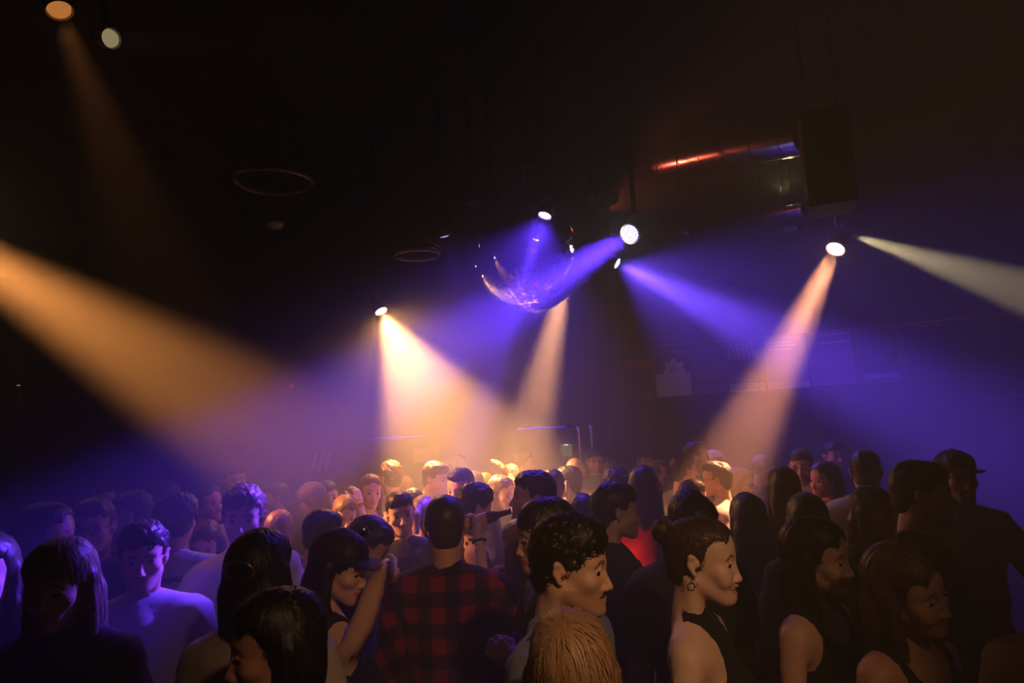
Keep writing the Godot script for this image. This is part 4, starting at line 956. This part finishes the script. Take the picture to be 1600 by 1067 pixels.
# the hand hangs from the wrist along -y, thumb towards +z, palm towards -x; curl bends the three joints of each finger
func hand_field(curl: float, spread: float) -> Field:
	var f := Field.new()
	f.cap(Vector3(0, 0.03, 0), Vector3(0, -0.015, 0), 0.024, 0.024, 0.02)
	f.cap(Vector3(0, -0.03, 0.012), Vector3(0, -0.078, 0.024), 0.019, 0.0145, 0.02)
	f.cap(Vector3(0, -0.03, -0.012), Vector3(0, -0.075, -0.022), 0.019, 0.0135, 0.02)
	f.cap(Vector3(0, -0.03, 0.0), Vector3(0, -0.082, 0.0), 0.019, 0.0145, 0.02)
	var z := PackedFloat32Array([0.030, 0.010, -0.010, -0.029])
	var l := PackedFloat32Array([0.074, 0.083, 0.077, 0.060])
	for q in 4:
		var p := Vector3(0, -0.082 + absf(q - 1.2) * 0.004, z[q])
		var out := (z[q] - 0.002) * spread * 14.0
		var bend := 0.0
		for j in 3:
			bend += curl * (0.8 if j == 0 else 1.1)
			var dir := Vector3(-sin(bend), -cos(bend), out * cos(bend)).normalized()
			var e: Vector3 = p + dir * (l[q] * ([0.46, 0.30, 0.24][j] as float))
			f.cap(p, e, 0.0093 - 0.0009 * j, 0.0088 - 0.0009 * j, 0.004)
			p = e
	var t0 := Vector3(-0.006, -0.022, 0.024)
	var t1 := Vector3(-0.014 - 0.02 * curl, -0.055, 0.050 + 0.016 * spread * 4.0)
	var t2 := t1 + Vector3(-0.010 - 0.024 * curl, -0.030 + 0.01 * curl, 0.008 * (1.0 - curl))
	var t3 := t2 + Vector3(-0.008 - 0.010 * curl, -0.024, -0.008 * curl)
	f.cap(t0, t1, 0.015, 0.0115, 0.01)
	f.cap(t1, t2, 0.0112, 0.0102, 0.004)
	f.cap(t2, t3, 0.0102, 0.0082, 0.004)
	return f

# bones: 0 pelvis 1 chest 2 head 3 upper arm L 4 forearm L 5 hand L 6 upper arm R 7 forearm R 8 hand R
func bind(h: Shape, thin := 0.0) -> void:
	var segs := [[Vector3(0, 0.2, 0), Vector3(0, 1.0, 0), 0.16], [Vector3(0, 1.12, 0), Vector3(0, 1.44, 0), 0.15]]
	for s in [1.0, -1.0]:
		var m := Vector3(s, 1, 1)
		segs.append([SHOULDER.lerp(ELBOW, 0.10) * m, ELBOW * m, 0.05]); segs.append([ELBOW * m, WRIST.lerp(ELBOW, -0.2) * m, 0.04])
	var bone := [0, 1, 3, 4, 6, 7]
	h.b0.resize(h.v.size()); h.b1.resize(h.v.size()); h.w.resize(h.v.size())
	for q in h.v.size():
		var p := h.v[q] - h.n[q] * thin
		var d0 := 1e9; var d1 := 1e9; var d2 := 1e9; var n0 := 0; var n1 := 0
		for t in 6:
			var a: Vector3 = segs[t][0]
			var b: Vector3 = segs[t][1]
			if t > 1 and p.x * a.x < 0.0:
				continue
			var ab := b - a
			var e := p.distance_to(a + ab * clampf((p - a).dot(ab) / ab.length_squared(), 0.0, 1.0)) / (segs[t][2] as float) + 0.05
			if e < d0:
				d2 = d1; d1 = d0; n1 = n0; d0 = e; n0 = t
			elif e < d1:
				d2 = d1; d1 = e; n1 = t
			elif e < d2:
				d2 = e
		var w2 := 1.0 / (d2 * d2 * d2 * d2)
		var w0 := 1.0 / (d0 * d0 * d0 * d0) - w2 + 1e-6
		var w1 := 1.0 / (d1 * d1 * d1 * d1) - w2
		h.b0[q] = bone[n0]; h.b1[q] = bone[n1]; h.w[q] = w0 / (w0 + w1)

func bind_head(h: Shape) -> void:      # the head's own axes, moved to its place; the neck goes over into the chest
	h.b0.resize(h.v.size()); h.b1.resize(h.v.size()); h.w.resize(h.v.size())
	for q in h.v.size():
		var p := h.v[q]
		h.b0[q] = 2; h.b1[q] = 1
		h.w[q] = smoothstep(-0.20, -0.085, p.y + 0.45 * maxf(p.z, 0.0))
		h.v[q] = p + HEAD

func rigid(h: Shape, bone: int) -> void:
	h.b0.resize(h.v.size()); h.b1.resize(h.v.size()); h.w.resize(h.v.size())
	h.b0.fill(bone); h.b1.fill(bone); h.w.fill(1.0)

func wrinkle(h: Shape, seed_: int, amount: float) -> void:
	var ns := FastNoiseLite.new(); ns.seed = seed_; ns.frequency = 1.0; ns.noise_type = FastNoiseLite.TYPE_SIMPLEX_SMOOTH; ns.fractal_octaves = 2
	h.normals()
	for q in h.v.size():
		var p := h.v[q]
		h.v[q] += h.n[q] * (ns.get_noise_3d(p.x * 7.0 + p.y * 4.0, p.y * 9.0 - p.x * 5.0, p.z * 7.0) * amount)
	h.normals()
	h.uv.resize(h.v.size())
	for q in h.v.size():
		h.uv[q] = Vector2(h.v[q].x, -h.v[q].y)

# a tube along points
func tube(pts: Array, r: float, sides := 8, r_end := -1.0) -> Shape:
	var out := Shape.new()
	var up := Vector3(0.13, 0.97, 0.21).normalized()
	for q in pts.size():
		var t: Vector3 = ((pts[mini(q + 1, pts.size() - 1)] as Vector3) - (pts[maxi(q - 1, 0)] as Vector3)).normalized()
		if absf(t.dot(up)) > 0.95:
			up = Vector3(0.9, 0.2, 0.3).normalized()
		var x := t.cross(up).normalized()
		var y := x.cross(t).normalized()
		up = y
		var rr := r if r_end < 0.0 else lerpf(r, r_end, float(q) / (pts.size() - 1))
		for s in sides:
			var n := x * cos(TAU * s / sides) + y * sin(TAU * s / sides)
			out.v.append((pts[q] as Vector3) + n * rr); out.n.append(n)
			if q + 1 < pts.size():
				var o := q * sides
				var s2 := (s + 1) % sides
				out.i.append_array(PackedInt32Array([o + s, o + s2, o + sides + s, o + s2, o + sides + s2, o + sides + s]))
	return out

func join(list: Array) -> Shape:
	var out := Shape.new()
	for e in list:
		var s: Shape = e
		var o := out.v.size()
		out.v.append_array(s.v); out.n.append_array(s.n)
		var ix := s.i.duplicate()
		for q in ix.size():
			ix[q] += o
		out.i.append_array(ix)
		if s.b0.size():
			out.b0.append_array(s.b0); out.b1.append_array(s.b1); out.w.append_array(s.w)
		if s.c.size():
			out.c.append_array(s.c)
		else:
			var white := PackedColorArray(); white.resize(s.v.size()); white.fill(Color.WHITE); out.c.append_array(white)
	return out

func moved(s: Shape, t: Transform3D) -> Shape:
	var o := Shape.new()
	o.v = t * s.v
	o.n.resize(s.n.size())
	for q in s.n.size():
		o.n[q] = (t.basis * s.n[q]).normalized()
	o.i = s.i.duplicate(); o.c = s.c.duplicate(); o.uv = s.uv.duplicate()
	if t.basis.determinant() < 0.0:
		for q in range(0, o.i.size(), 3):
			var k := o.i[q]; o.i[q] = o.i[q + 1]; o.i[q + 1] = k
	return o

func posed(s: Shape, bones: Array, size: float) -> ArrayMesh:
	var v := PackedVector3Array(); v.resize(s.v.size())
	var n := PackedVector3Array(); n.resize(s.v.size())
	for q in s.v.size():
		var t0: Transform3D = bones[s.b0[q]]
		var w := s.w[q]
		if w > 0.995:
			v[q] = (t0 * s.v[q]) * size
			n[q] = t0.basis * s.n[q]
		else:
			var t1: Transform3D = bones[s.b1[q]]
			v[q] = ((t0 * s.v[q]) * w + (t1 * s.v[q]) * (1.0 - w)) * size
			n[q] = ((t0.basis * s.n[q]) * w + (t1.basis * s.n[q]) * (1.0 - w)).normalized()
	return array_mesh(v, n, s.i, s.c, s.uv)

func array_mesh(v: PackedVector3Array, n: PackedVector3Array, i: PackedInt32Array, c := PackedColorArray(), uv := PackedVector2Array()) -> ArrayMesh:
	var arr := []
	arr.resize(Mesh.ARRAY_MAX)
	arr[Mesh.ARRAY_VERTEX] = v; arr[Mesh.ARRAY_NORMAL] = n; arr[Mesh.ARRAY_INDEX] = i
	if c.size() == v.size():
		arr[Mesh.ARRAY_COLOR] = c
	if uv.size() == v.size():
		arr[Mesh.ARRAY_TEX_UV] = uv
	var am := ArrayMesh.new()
	am.add_surface_from_arrays(Mesh.PRIMITIVE_TRIANGLES, arr)
	triangles += i.size() / 3
	return am
# ------------------------------------------------------------------ fields and surface nets
class Field:
	var kind := PackedInt32Array()      # 0 tapered capsule, 1 ellipsoid; +10 carves instead of adding
	var a := PackedVector3Array()
	var b := PackedVector3Array()
	var ra := PackedFloat32Array()
	var rb := PackedFloat32Array()
	var k := PackedFloat32Array()
	var mid := PackedVector3Array()
	var reach := PackedFloat32Array()
	func put(t: int, p: Vector3, q: Vector3, r0: float, r1: float, s: float) -> void:
		kind.append(t); a.append(p); b.append(q); ra.append(r0); rb.append(r1); k.append(s)
		if t % 10 == 0:
			mid.append((p + q) * 0.5); reach.append((q - p).length() * 0.5 + maxf(r0, r1))
		else:
			mid.append(p); reach.append(maxf(q.x, maxf(q.y, q.z)))
	func cap(p: Vector3, q: Vector3, r0: float, r1: float, s := 0.02) -> void:
		put(0, p, q, r0, r1, s)
	func ell(c: Vector3, r: Vector3, s := 0.02) -> void:
		put(1, c, r, 0.0, 0.0, s)
	func cut_cap(p: Vector3, q: Vector3, r0: float, r1: float, s := 0.005) -> void:
		put(10, p, q, r0, r1, s)
	func cut(c: Vector3, r: Vector3, s := 0.008) -> void:
		put(11, c, r, 0.0, 0.0, s)
	func both(p: Vector3, q: Vector3, r0: float, r1: float, s := 0.02) -> void:
		cap(p, q, r0, r1, s); cap(p * Vector3(-1, 1, 1), q * Vector3(-1, 1, 1), r0, r1, s)
	func both_ell(c: Vector3, r: Vector3, s := 0.02) -> void:
		ell(c, r, s); ell(c * Vector3(-1, 1, 1), r, s)
	func both_cut(c: Vector3, r: Vector3, s := 0.008) -> void:
		cut(c, r, s); cut(c * Vector3(-1, 1, 1), r, s)
	func at(p: Vector3) -> float:
		var d := 1.0
		for n in kind.size():
			var s := k[n]
			var far := p.distance_to(mid[n]) - reach[n]
			var t := kind[n]
			if t < 10:
				if far > d + s:
					continue
			elif far > s - d:
				continue
			var e: float
			if t % 10 == 0:
				var ab := b[n] - a[n]
				var h := clampf((p - a[n]).dot(ab) / maxf(ab.length_squared(), 1e-9), 0.0, 1.0)
				e = p.distance_to(a[n] + ab * h) - lerpf(ra[n], rb[n], h)
			else:
				var q := (p - a[n]) / b[n]
				var k0 := q.length()
				e = k0 * (k0 - 1.0) / maxf((q / b[n]).length(), 1e-6)
			if t < 10:
				var h2 := maxf(s - absf(d - e), 0.0) / s
				d = minf(d, e) - h2 * h2 * s * 0.25
			else:
				e = -e
				var h3 := maxf(s - absf(d - e), 0.0) / s
				d = maxf(d, e) + h3 * h3 * s * 0.25
		return d

class Shape:
	var v := PackedVector3Array()
	var n := PackedVector3Array()
	var i := PackedInt32Array()
	var c := PackedColorArray()
	var uv := PackedVector2Array()
	var b0 := PackedInt32Array()
	var b1 := PackedInt32Array()
	var w := PackedFloat32Array()
	func normals() -> void:
		n.resize(v.size()); n.fill(Vector3.ZERO)
		for t in range(0, i.size(), 3):
			var f := (v[i[t + 2]] - v[i[t]]).cross(v[i[t + 1]] - v[i[t]])
			n[i[t]] += f; n[i[t + 1]] += f; n[i[t + 2]] += f
		for t in n.size():
			n[t] = n[t].normalized()
	func tint(col: Color) -> void:
		c.resize(v.size()); c.fill(col)

func nets(f: Field, lo: Vector3, hi: Vector3, cell: float) -> Shape:
	var out := Shape.new()
	var nx := int(ceil((hi.x - lo.x) / cell / 4.0)) * 4 + 1
	var ny := int(ceil((hi.y - lo.y) / cell / 4.0)) * 4 + 1
	var nz := int(ceil((hi.z - lo.z) / cell / 4.0)) * 4 + 1
	var val := PackedFloat32Array(); val.resize(nx * ny * nz); val.fill(999.0)
	var vid := PackedInt32Array(); vid.resize(nx * ny * nz); vid.fill(-1)
	var live := PackedVector3Array()
	var near := 4.0 * cell * 1.25
	for bz in range(0, nz - 1, 4):
		for by in range(0, ny - 1, 4):
			for bx in range(0, nx - 1, 4):
				if absf(f.at(lo + Vector3(bx + 2, by + 2, bz + 2) * cell)) > near:
					continue
				live.append(Vector3(bx, by, bz))
				for z in range(bz, bz + 5):
					for y in range(by, by + 5):
						var o := (z * ny + y) * nx
						for x in range(bx, bx + 5):
							if val[o + x] > 900.0:
								val[o + x] = f.at(lo + Vector3(x, y, z) * cell)
	var sy := nx
	var sz := nx * ny
	var corner := PackedInt32Array([0, 1, sy, sy + 1, sz, sz + 1, sz + sy, sz + sy + 1])
	var spot := PackedVector3Array([Vector3(0, 0, 0), Vector3(1, 0, 0), Vector3(0, 1, 0), Vector3(1, 1, 0), Vector3(0, 0, 1), Vector3(1, 0, 1), Vector3(0, 1, 1), Vector3(1, 1, 1)])
	var edge := PackedInt32Array([0, 1, 2, 3, 4, 5, 6, 7, 0, 2, 1, 3, 4, 6, 5, 7, 0, 4, 1, 5, 2, 6, 3, 7])
	for bl in live:
		for z in range(int(bl.z), int(bl.z) + 4):
			for y in range(int(bl.y), int(bl.y) + 4):
				for x in range(int(bl.x), int(bl.x) + 4):
					var o := (z * ny + y) * nx + x
					var inside := 0
					for q in 8:
						if val[o + corner[q]] < 0.0:
							inside += 1
					if inside == 0 or inside == 8:
						continue
					var sum := Vector3.ZERO
					var cnt := 0
					for q in range(0, 24, 2):
						var v0 := val[o + corner[edge[q]]]
						var v1 := val[o + corner[edge[q + 1]]]
						if (v0 < 0.0) != (v1 < 0.0):
							sum += spot[edge[q]].lerp(spot[edge[q + 1]], v0 / (v0 - v1)); cnt += 1
					vid[o] = out.v.size()
					out.v.append(lo + (Vector3(x, y, z) + sum / cnt) * cell)
	var step := PackedInt32Array([1, sy, sz])
	for bl in live:
		for z in range(int(bl.z), int(bl.z) + 4):
			for y in range(int(bl.y), int(bl.y) + 4):
				for x in range(int(bl.x), int(bl.x) + 4):
					var o := (z * ny + y) * nx + x
					if vid[o] < 0:
						continue
					var v0 := val[o]
					for axis in 3:
						var v1 := val[o + step[axis]]
						if (v0 < 0.0) == (v1 < 0.0):
							continue
						var su := step[(axis + 1) % 3]
						var sv := step[(axis + 2) % 3]
						if o - su - sv < 0:
							continue
						var p0 := vid[o - su - sv]
						var p1 := vid[o - sv]
						var p2 := vid[o]
						var p3 := vid[o - su]
						if p0 < 0 or p1 < 0 or p3 < 0:
							continue
						if v0 < 0.0:
							out.i.append_array(PackedInt32Array([p0, p2, p1, p0, p3, p2]))
						else:
							out.i.append_array(PackedInt32Array([p0, p1, p2, p0, p2, p3]))
	return out

# ------------------------------------------------------------------ heads
func head_field(sex: String, mouth: String) -> Field:
	var m := sex == "m"
	var f := Field.new()
	f.ell(Vector3(0, 0.036, -0.020), Vector3(0.074, 0.080, 0.094))
	f.ell(Vector3(0, 0.048, 0.026), Vector3(0.062, 0.055, 0.056), 0.03)
	f.ell(Vector3(0, -0.018, 0.028), Vector3(0.060 if m else 0.057, 0.082, 0.060), 0.03)
	f.both(Vector3(0.047 if m else 0.041, -0.056, -0.004), Vector3(0.020 if m else 0.014, -0.097, 0.060), 0.021 if m else 0.019, 0.017, 0.03)
	f.ell(Vector3(0, -0.099 if m else -0.096, 0.078 if m else 0.074), Vector3(0.022 if m else 0.017, 0.016, 0.017), 0.02)
	f.ell(Vector3(0, -0.066, 0.056), Vector3(0.036, 0.032, 0.034), 0.02)
	f.both_ell(Vector3(0.042, -0.024, 0.056), Vector3(0.021, 0.017, 0.021), 0.025)
	f.cap(Vector3(0, -0.05, -0.034), Vector3(0, -0.21, -0.052), 0.050 if m else 0.044, 0.058 if m else 0.049, 0.028)
	f.both(Vector3(0.045, -0.045, -0.035), Vector3(0.022, -0.20, -0.008), 0.015, 0.012, 0.03)
	if m:
		f.both(Vector3(0.008, 0.020, 0.078), Vector3(0.042, 0.022, 0.062), 0.009, 0.008, 0.016)
		f.ell(Vector3(0, -0.142, 0.006), Vector3(0.012, 0.014, 0.012), 0.02)
	else:
		f.both(Vector3(0.010, 0.021, 0.074), Vector3(0.040, 0.023, 0.060), 0.007, 0.007, 0.016)
	f.both_cut(Vector3(0.0315, 0.001, 0.0965), Vector3(0.020, 0.0135, 0.024), 0.012)
	# nose
	f.cap(Vector3(0, 0.012, 0.078), Vector3(0, -0.034, 0.1015 if m else 0.098), 0.0065, 0.0095 if m else 0.0085, 0.010)
	f.ell(Vector3(0, -0.0395, 0.102 if m else 0.0985), Vector3(0.0105, 0.0085, 0.0105), 0.006)
	f.both_ell(Vector3(0.0125, -0.0425, 0.0925), Vector3(0.0075, 0.0072, 0.0095), 0.005)
	# lids
	for s in [-1.0, 1.0]:
		f.cap(Vector3(s * 0.0185, 0.002, 0.0755), Vector3(s * 0.031, 0.0092, 0.0838), 0.0032, 0.0036, 0.004)
		f.cap(Vector3(s * 0.031, 0.0092, 0.0838), Vector3(s * 0.0445, 0.0015, 0.072), 0.0036, 0.0032, 0.004)
		f.cap(Vector3(s * 0.0185, -0.002, 0.0745), Vector3(s * 0.031, -0.0086, 0.0805), 0.0026, 0.0028, 0.004)
		f.cap(Vector3(s * 0.031, -0.0086, 0.0805), Vector3(s * 0.0445, -0.001, 0.0715), 0.0028, 0.0026, 0.004)
	# mouth
	var full := 1.0 if m else 1.2
	if mouth == "smile":
		f.both_ell(Vector3(0.040, -0.043, 0.066), Vector3(0.017, 0.018, 0.017), 0.018)
		f.cut(Vector3(0, -0.0665, 0.094), Vector3(0.031, 0.0125, 0.026), 0.005)
		f.both_cut(Vector3(0.026, -0.0625, 0.0825), Vector3(0.010, 0.005, 0.012), 0.005)
		for s in [-1.0, 1.0]:
			f.cap(Vector3(0, -0.0575, 0.0930), Vector3(s * 0.033, -0.0570, 0.0745), 0.0042 * full, 0.0030, 0.004)
			f.cap(Vector3(0, -0.0800, 0.0880), Vector3(s * 0.033, -0.0610, 0.0740), 0.0050 * full, 0.0028, 0.004)
	else:
		for s in [-1.0, 1.0]:
			f.cap(Vector3(s * 0.004, -0.0625, 0.0905), Vector3(s * 0.0235, -0.0670, 0.0790), 0.0046 * full, 0.0026, 0.006)
			f.cap(Vector3(0, -0.0735, 0.0885), Vector3(s * 0.0220, -0.0690, 0.0785), 0.0058 * full, 0.0028, 0.006)
			f.cut_cap(Vector3(0, -0.0678, 0.0965), Vector3(s * 0.0255, -0.0680, 0.0835), 0.0016, 0.0014, 0.003)
	# ears
	for s in [-1.0, 1.0]:
		f.cap(Vector3(s * 0.071, 0.014, -0.012), Vector3(s * 0.084, 0.018, -0.022), 0.009, 0.008, 0.006)
		f.cap(Vector3(s * 0.084, 0.018, -0.022), Vector3(s * 0.083, -0.004, -0.026), 0.008, 0.007, 0.006)
		f.cap(Vector3(s * 0.083, -0.004, -0.026), Vector3(s * 0.074, -0.030, -0.012), 0.007, 0.007, 0.006)
		f.cap(Vector3(s * 0.072, 0.000, -0.012), Vector3(s * 0.079, -0.004, -0.019), 0.013, 0.010, 0.006)
		f.cut(Vector3(s * 0.0885, -0.001, -0.012), Vector3(0.008, 0.016, 0.009), 0.004)
	return f

func head_colours(h: Shape, sex: String, open := false) -> void:
	h.tint(Color(1, 1, 1))
	for q in h.v.size():
		var p := h.v[q]
		var x := absf(p.x)
		if sex == "m" and p.y < -0.048 and p.y > -0.125 and p.z > -0.005 + 0.3 * (p.y + 0.05):
			h.c[q] = Color(0.74, 0.72, 0.72)      # stubble
		if p.z > 0.066 and x < 0.036 and p.y < -0.052 and p.y > -0.089:
			var upper := Vector3(x, p.y, 0).distance_to(Vector3(minf(x, 0.024), -0.0635 - 0.1 * minf(x, 0.024), 0))
			var lower := Vector3(x, p.y, 0).distance_to(Vector3(minf(x, 0.021), (-0.0735 + 0.12 * minf(x, 0.021)) if not open else (-0.0800 + 0.5 * minf(x, 0.03)), 0))
			if minf(upper, lower) < 0.0062:
				h.c[q] = Color(0.84, 0.62, 0.60) if sex == "m" else Color(0.80, 0.38, 0.38)
		elif p.z > 0.04 and x > 0.012 and x < 0.048:
			var brow := 0.0245 + 0.10 * (x - 0.012) - 2.2 * maxf(x - 0.034, 0.0) * 0.5
			if absf(p.y - brow) < (0.0055 if sex == "m" else 0.0042):
				h.c[q] = Color(0.28, 0.2, 0.15)

# ------------------------------------------------------------------ hair
func hair_field(style: String) -> Field:
	var f := Field.new()
	match style:
		"buzz":
			f.ell(Vector3(0, 0.0365, -0.020), Vector3(0.0765, 0.0825, 0.0965))
			f.ell(Vector3(0, 0.052, 0.022), Vector3(0.0635, 0.0555, 0.056), 0.03)
			f.ell(Vector3(0, -0.03, -0.045), Vector3(0.058, 0.06, 0.060), 0.03)
		"slick", "bun", "tail":
			f.ell(Vector3(0, 0.038, -0.020), Vector3(0.081, 0.086, 0.101))
			f.ell(Vector3(0, 0.058, 0.022), Vector3(0.066, 0.056, 0.057), 0.03)
			f.ell(Vector3(0, -0.03, -0.048), Vector3(0.060, 0.055, 0.060), 0.03)
		"curly", "afro":
			var g := 0.012 if style == "afro" else 0.0
			f.ell(Vector3(0, 0.050, -0.020), Vector3(0.086 + g, 0.090 + g, 0.100 + g))
			f.ell(Vector3(0, 0.085, 0.035), Vector3(0.068, 0.046 + g, 0.050), 0.03)
			f.ell(Vector3(0, -0.02, -0.050), Vector3(0.064 + g, 0.062, 0.062), 0.03)
		"quiff":
			f.ell(Vector3(0, 0.042, -0.022), Vector3(0.0805, 0.088, 0.099))
			f.ell(Vector3(0.006, 0.100, 0.034), Vector3(0.062, 0.034, 0.056), 0.03)
			f.ell(Vector3(0, -0.03, -0.046), Vector3(0.059, 0.055, 0.060), 0.03)
		"crop":
			f.ell(Vector3(0, 0.044, -0.021), Vector3(0.0815, 0.090, 0.100))
			f.ell(Vector3(0, 0.080, 0.030), Vector3(0.068, 0.042, 0.056), 0.03)
			f.ell(Vector3(0, -0.03, -0.047), Vector3(0.060, 0.058, 0.062), 0.03)
		_:
			f.ell(Vector3(0, 0.042, -0.022), Vector3(0.084, 0.090, 0.103))
			f.ell(Vector3(0, 0.064, 0.022), Vector3(0.068, 0.056, 0.057), 0.03)
	if style == "bun":
		f.ell(Vector3(0, 0.075, -0.125), Vector3(0.034, 0.034, 0.03), 0.012)
	if style == "tail":
		f.cap(Vector3(0, 0.06, -0.115), Vector3(0, 0.02, -0.15), 0.020, 0.026, 0.012)
		f.cap(Vector3(0, 0.02, -0.15), Vector3(0, -0.20, -0.13), 0.027, 0.014, 0.02)
	if style == "long" or style == "fringe":
		f.ell(Vector3(0, -0.06, -0.060), Vector3(0.090, 0.17, 0.060), 0.03)
		f.both(Vector3(0.074, 0.01, -0.02), Vector3(0.084, -0.20, 0.012), 0.024, 0.020, 0.02)
		f.both(Vector3(0.055, -0.05, -0.07), Vector3(0.068, -0.27, -0.060), 0.036, 0.026, 0.03)
		f.cap(Vector3(0, -0.10, -0.075), Vector3(0, -0.29, -0.075), 0.05, 0.034, 0.03)
	if style == "bob":
		f.ell(Vector3(0, -0.035, -0.048), Vector3(0.094, 0.13, 0.068), 0.03)
		f.both(Vector3(0.076, 0.01, -0.02), Vector3(0.082, -0.12, 0.0), 0.026, 0.022, 0.02)
	# the face, the ears and the nape stay free
	var line: float = {"curly": 0.056, "crop": 0.056, "fringe": 0.045, "afro": 0.065}.get(style, 0.074)
	if style in ["long", "bob", "bun", "tail", "slick"]:
		f.cut(Vector3(0, -0.030, 0.122), Vector3(0.070, 0.122, 0.104), 0.008)
		if style in ["bun", "tail", "slick"]:
			f.both_cut(Vector3(0.078, 0.012, 0.082), Vector3(0.046, 0.072, 0.070), 0.010)
		else:
			f.both_cut(Vector3(0.070, 0.020, 0.090), Vector3(0.036, 0.055, 0.056), 0.010)
	else:
		f.cut(Vector3(0, line - 0.125, 0.125), Vector3(0.066, 0.125, 0.080), 0.008)
	if style not in ["long", "fringe", "bob"]:
		f.both_cut(Vector3(0.090, -0.042, 0.028), Vector3(0.036, 0.060, 0.045), 0.008)
		f.both_cut(Vector3(0.090, -0.010, -0.018), Vector3(0.030, 0.040, 0.026), 0.006)
		f.cut(Vector3(0, -0.165, -0.02), Vector3(0.16, 0.10, 0.16), 0.008)
	elif style == "bob":
		f.cut(Vector3(0, -0.10, 0.06), Vector3(0.062, 0.13, 0.075), 0.008)
	else:
		f.cut(Vector3(0, -0.13, 0.07), Vector3(0.060, 0.18, 0.085), 0.008)
	return f

func ruffle(h: Shape, style: String, seed_: int) -> void:
	var ns := FastNoiseLite.new(); ns.seed = seed_; ns.noise_type = FastNoiseLite.TYPE_SIMPLEX_SMOOTH; ns.fractal_octaves = 2
	h.normals()
	match style:
		"curly", "afro":
			ns.frequency = 38.0
			for q in h.v.size():
				h.v[q] += h.n[q] * (ns.get_noise_3dv(h.v[q]) * 0.013)
		"buzz":
			pass
		"crop", "quiff":
			ns.frequency = 30.0
			for q in h.v.size():
				var p := h.v[q]
				h.v[q] += h.n[q] * (ns.get_noise_3d(p.x * 1.6, p.y * 0.8, p.z * 0.8) * (0.007 if p.y > 0.05 else 0.003))
		_:
			ns.frequency = 1.0
			for q in h.v.size():
				var p := h.v[q]
				h.v[q] += h.n[q] * (ns.get_noise_2d(atan2(p.x, p.z + 0.02) * 9.0, p.y * 7.0) * 0.005)
	h.normals()

# locks: thin tapering ribbons that lie on the hair
func locks(h: Shape, f: Field, count: int, style: String, seed_: int, long_: float, width: float) -> Shape:
	var out := Shape.new()
	var rng := RandomNumberGenerator.new(); rng.seed = seed_
	var tied := style == "bun" or style == "tail"
	var crown := Vector3(0, 0.06, -0.11) if tied else Vector3(0.012, 0.118, -0.055)
	var curl := style in ["curly", "afro"]
	for c in count:
		var q := rng.randi() % h.v.size()
		var pos := h.v[q]
		var nrm := h.n[q]
		var hang := pos.y < -0.01 and not curl
		var dir := (crown - pos) if tied and pos.y > -0.06 else Vector3.DOWN + (pos - crown) * 0.5 if hang else pos - crown
		if style == "quiff" and pos.z > 0.0:
			dir = Vector3(0.4, 0.3, -1.0)
		if style == "crop" and pos.y > 0.04:
			dir += Vector3(0, 0, 0.12)
		dir = dir.normalized() + Vector3(rng.randfn(), rng.randfn(), rng.randfn()) * (0.5 if curl else 0.10)
		dir = (dir - nrm * dir.dot(nrm)).normalized()
		var steps := 4
		var length := long_ * rng.randf_range(0.6, 1.2) * (1.8 if hang and style in ["long", "fringe"] else 1.0)
		var base := out.v.size()
		var tone := rng.randf_range(0.45, 1.9)
		var bend := rng.randf_range(-1, 1) * (3.0 if curl else 0.2)
		var lift := rng.randf_range(0.001, 0.007 if curl else 0.005)
		for s in steps + 1:
			var t := float(s) / steps
			var d := f.at(pos)
			if absf(d) < 0.03:
				pos -= nrm * (d - lift * sin(t * 2.6 + 0.2))
			var half := dir.cross(nrm).normalized() * (width * (1.0 - 0.8 * t * t) * 0.5)
			out.v.append(pos - half); out.v.append(pos + half)
			out.n.append(nrm); out.n.append(nrm)
			out.c.append(Color(tone, tone, tone)); out.c.append(Color(tone, tone, tone))
			if s < steps:
				var o := base + s * 2
				out.i.append_array(PackedInt32Array([o, o + 2, o + 1, o + 1, o + 2, o + 3]))
			pos += dir * (length / steps)
			var e := 0.003
			var g := Vector3(f.at(pos + Vector3(e, 0, 0)) - f.at(pos - Vector3(e, 0, 0)), f.at(pos + Vector3(0, e, 0)) - f.at(pos - Vector3(0, e, 0)), f.at(pos + Vector3(0, 0, e)) - f.at(pos - Vector3(0, 0, e)))
			if g.length() > e * 0.3:
				nrm = g.normalized()
			dir = dir.rotated(nrm, bend / steps)
			dir = (dir - nrm * dir.dot(nrm)).normalized()
	return out
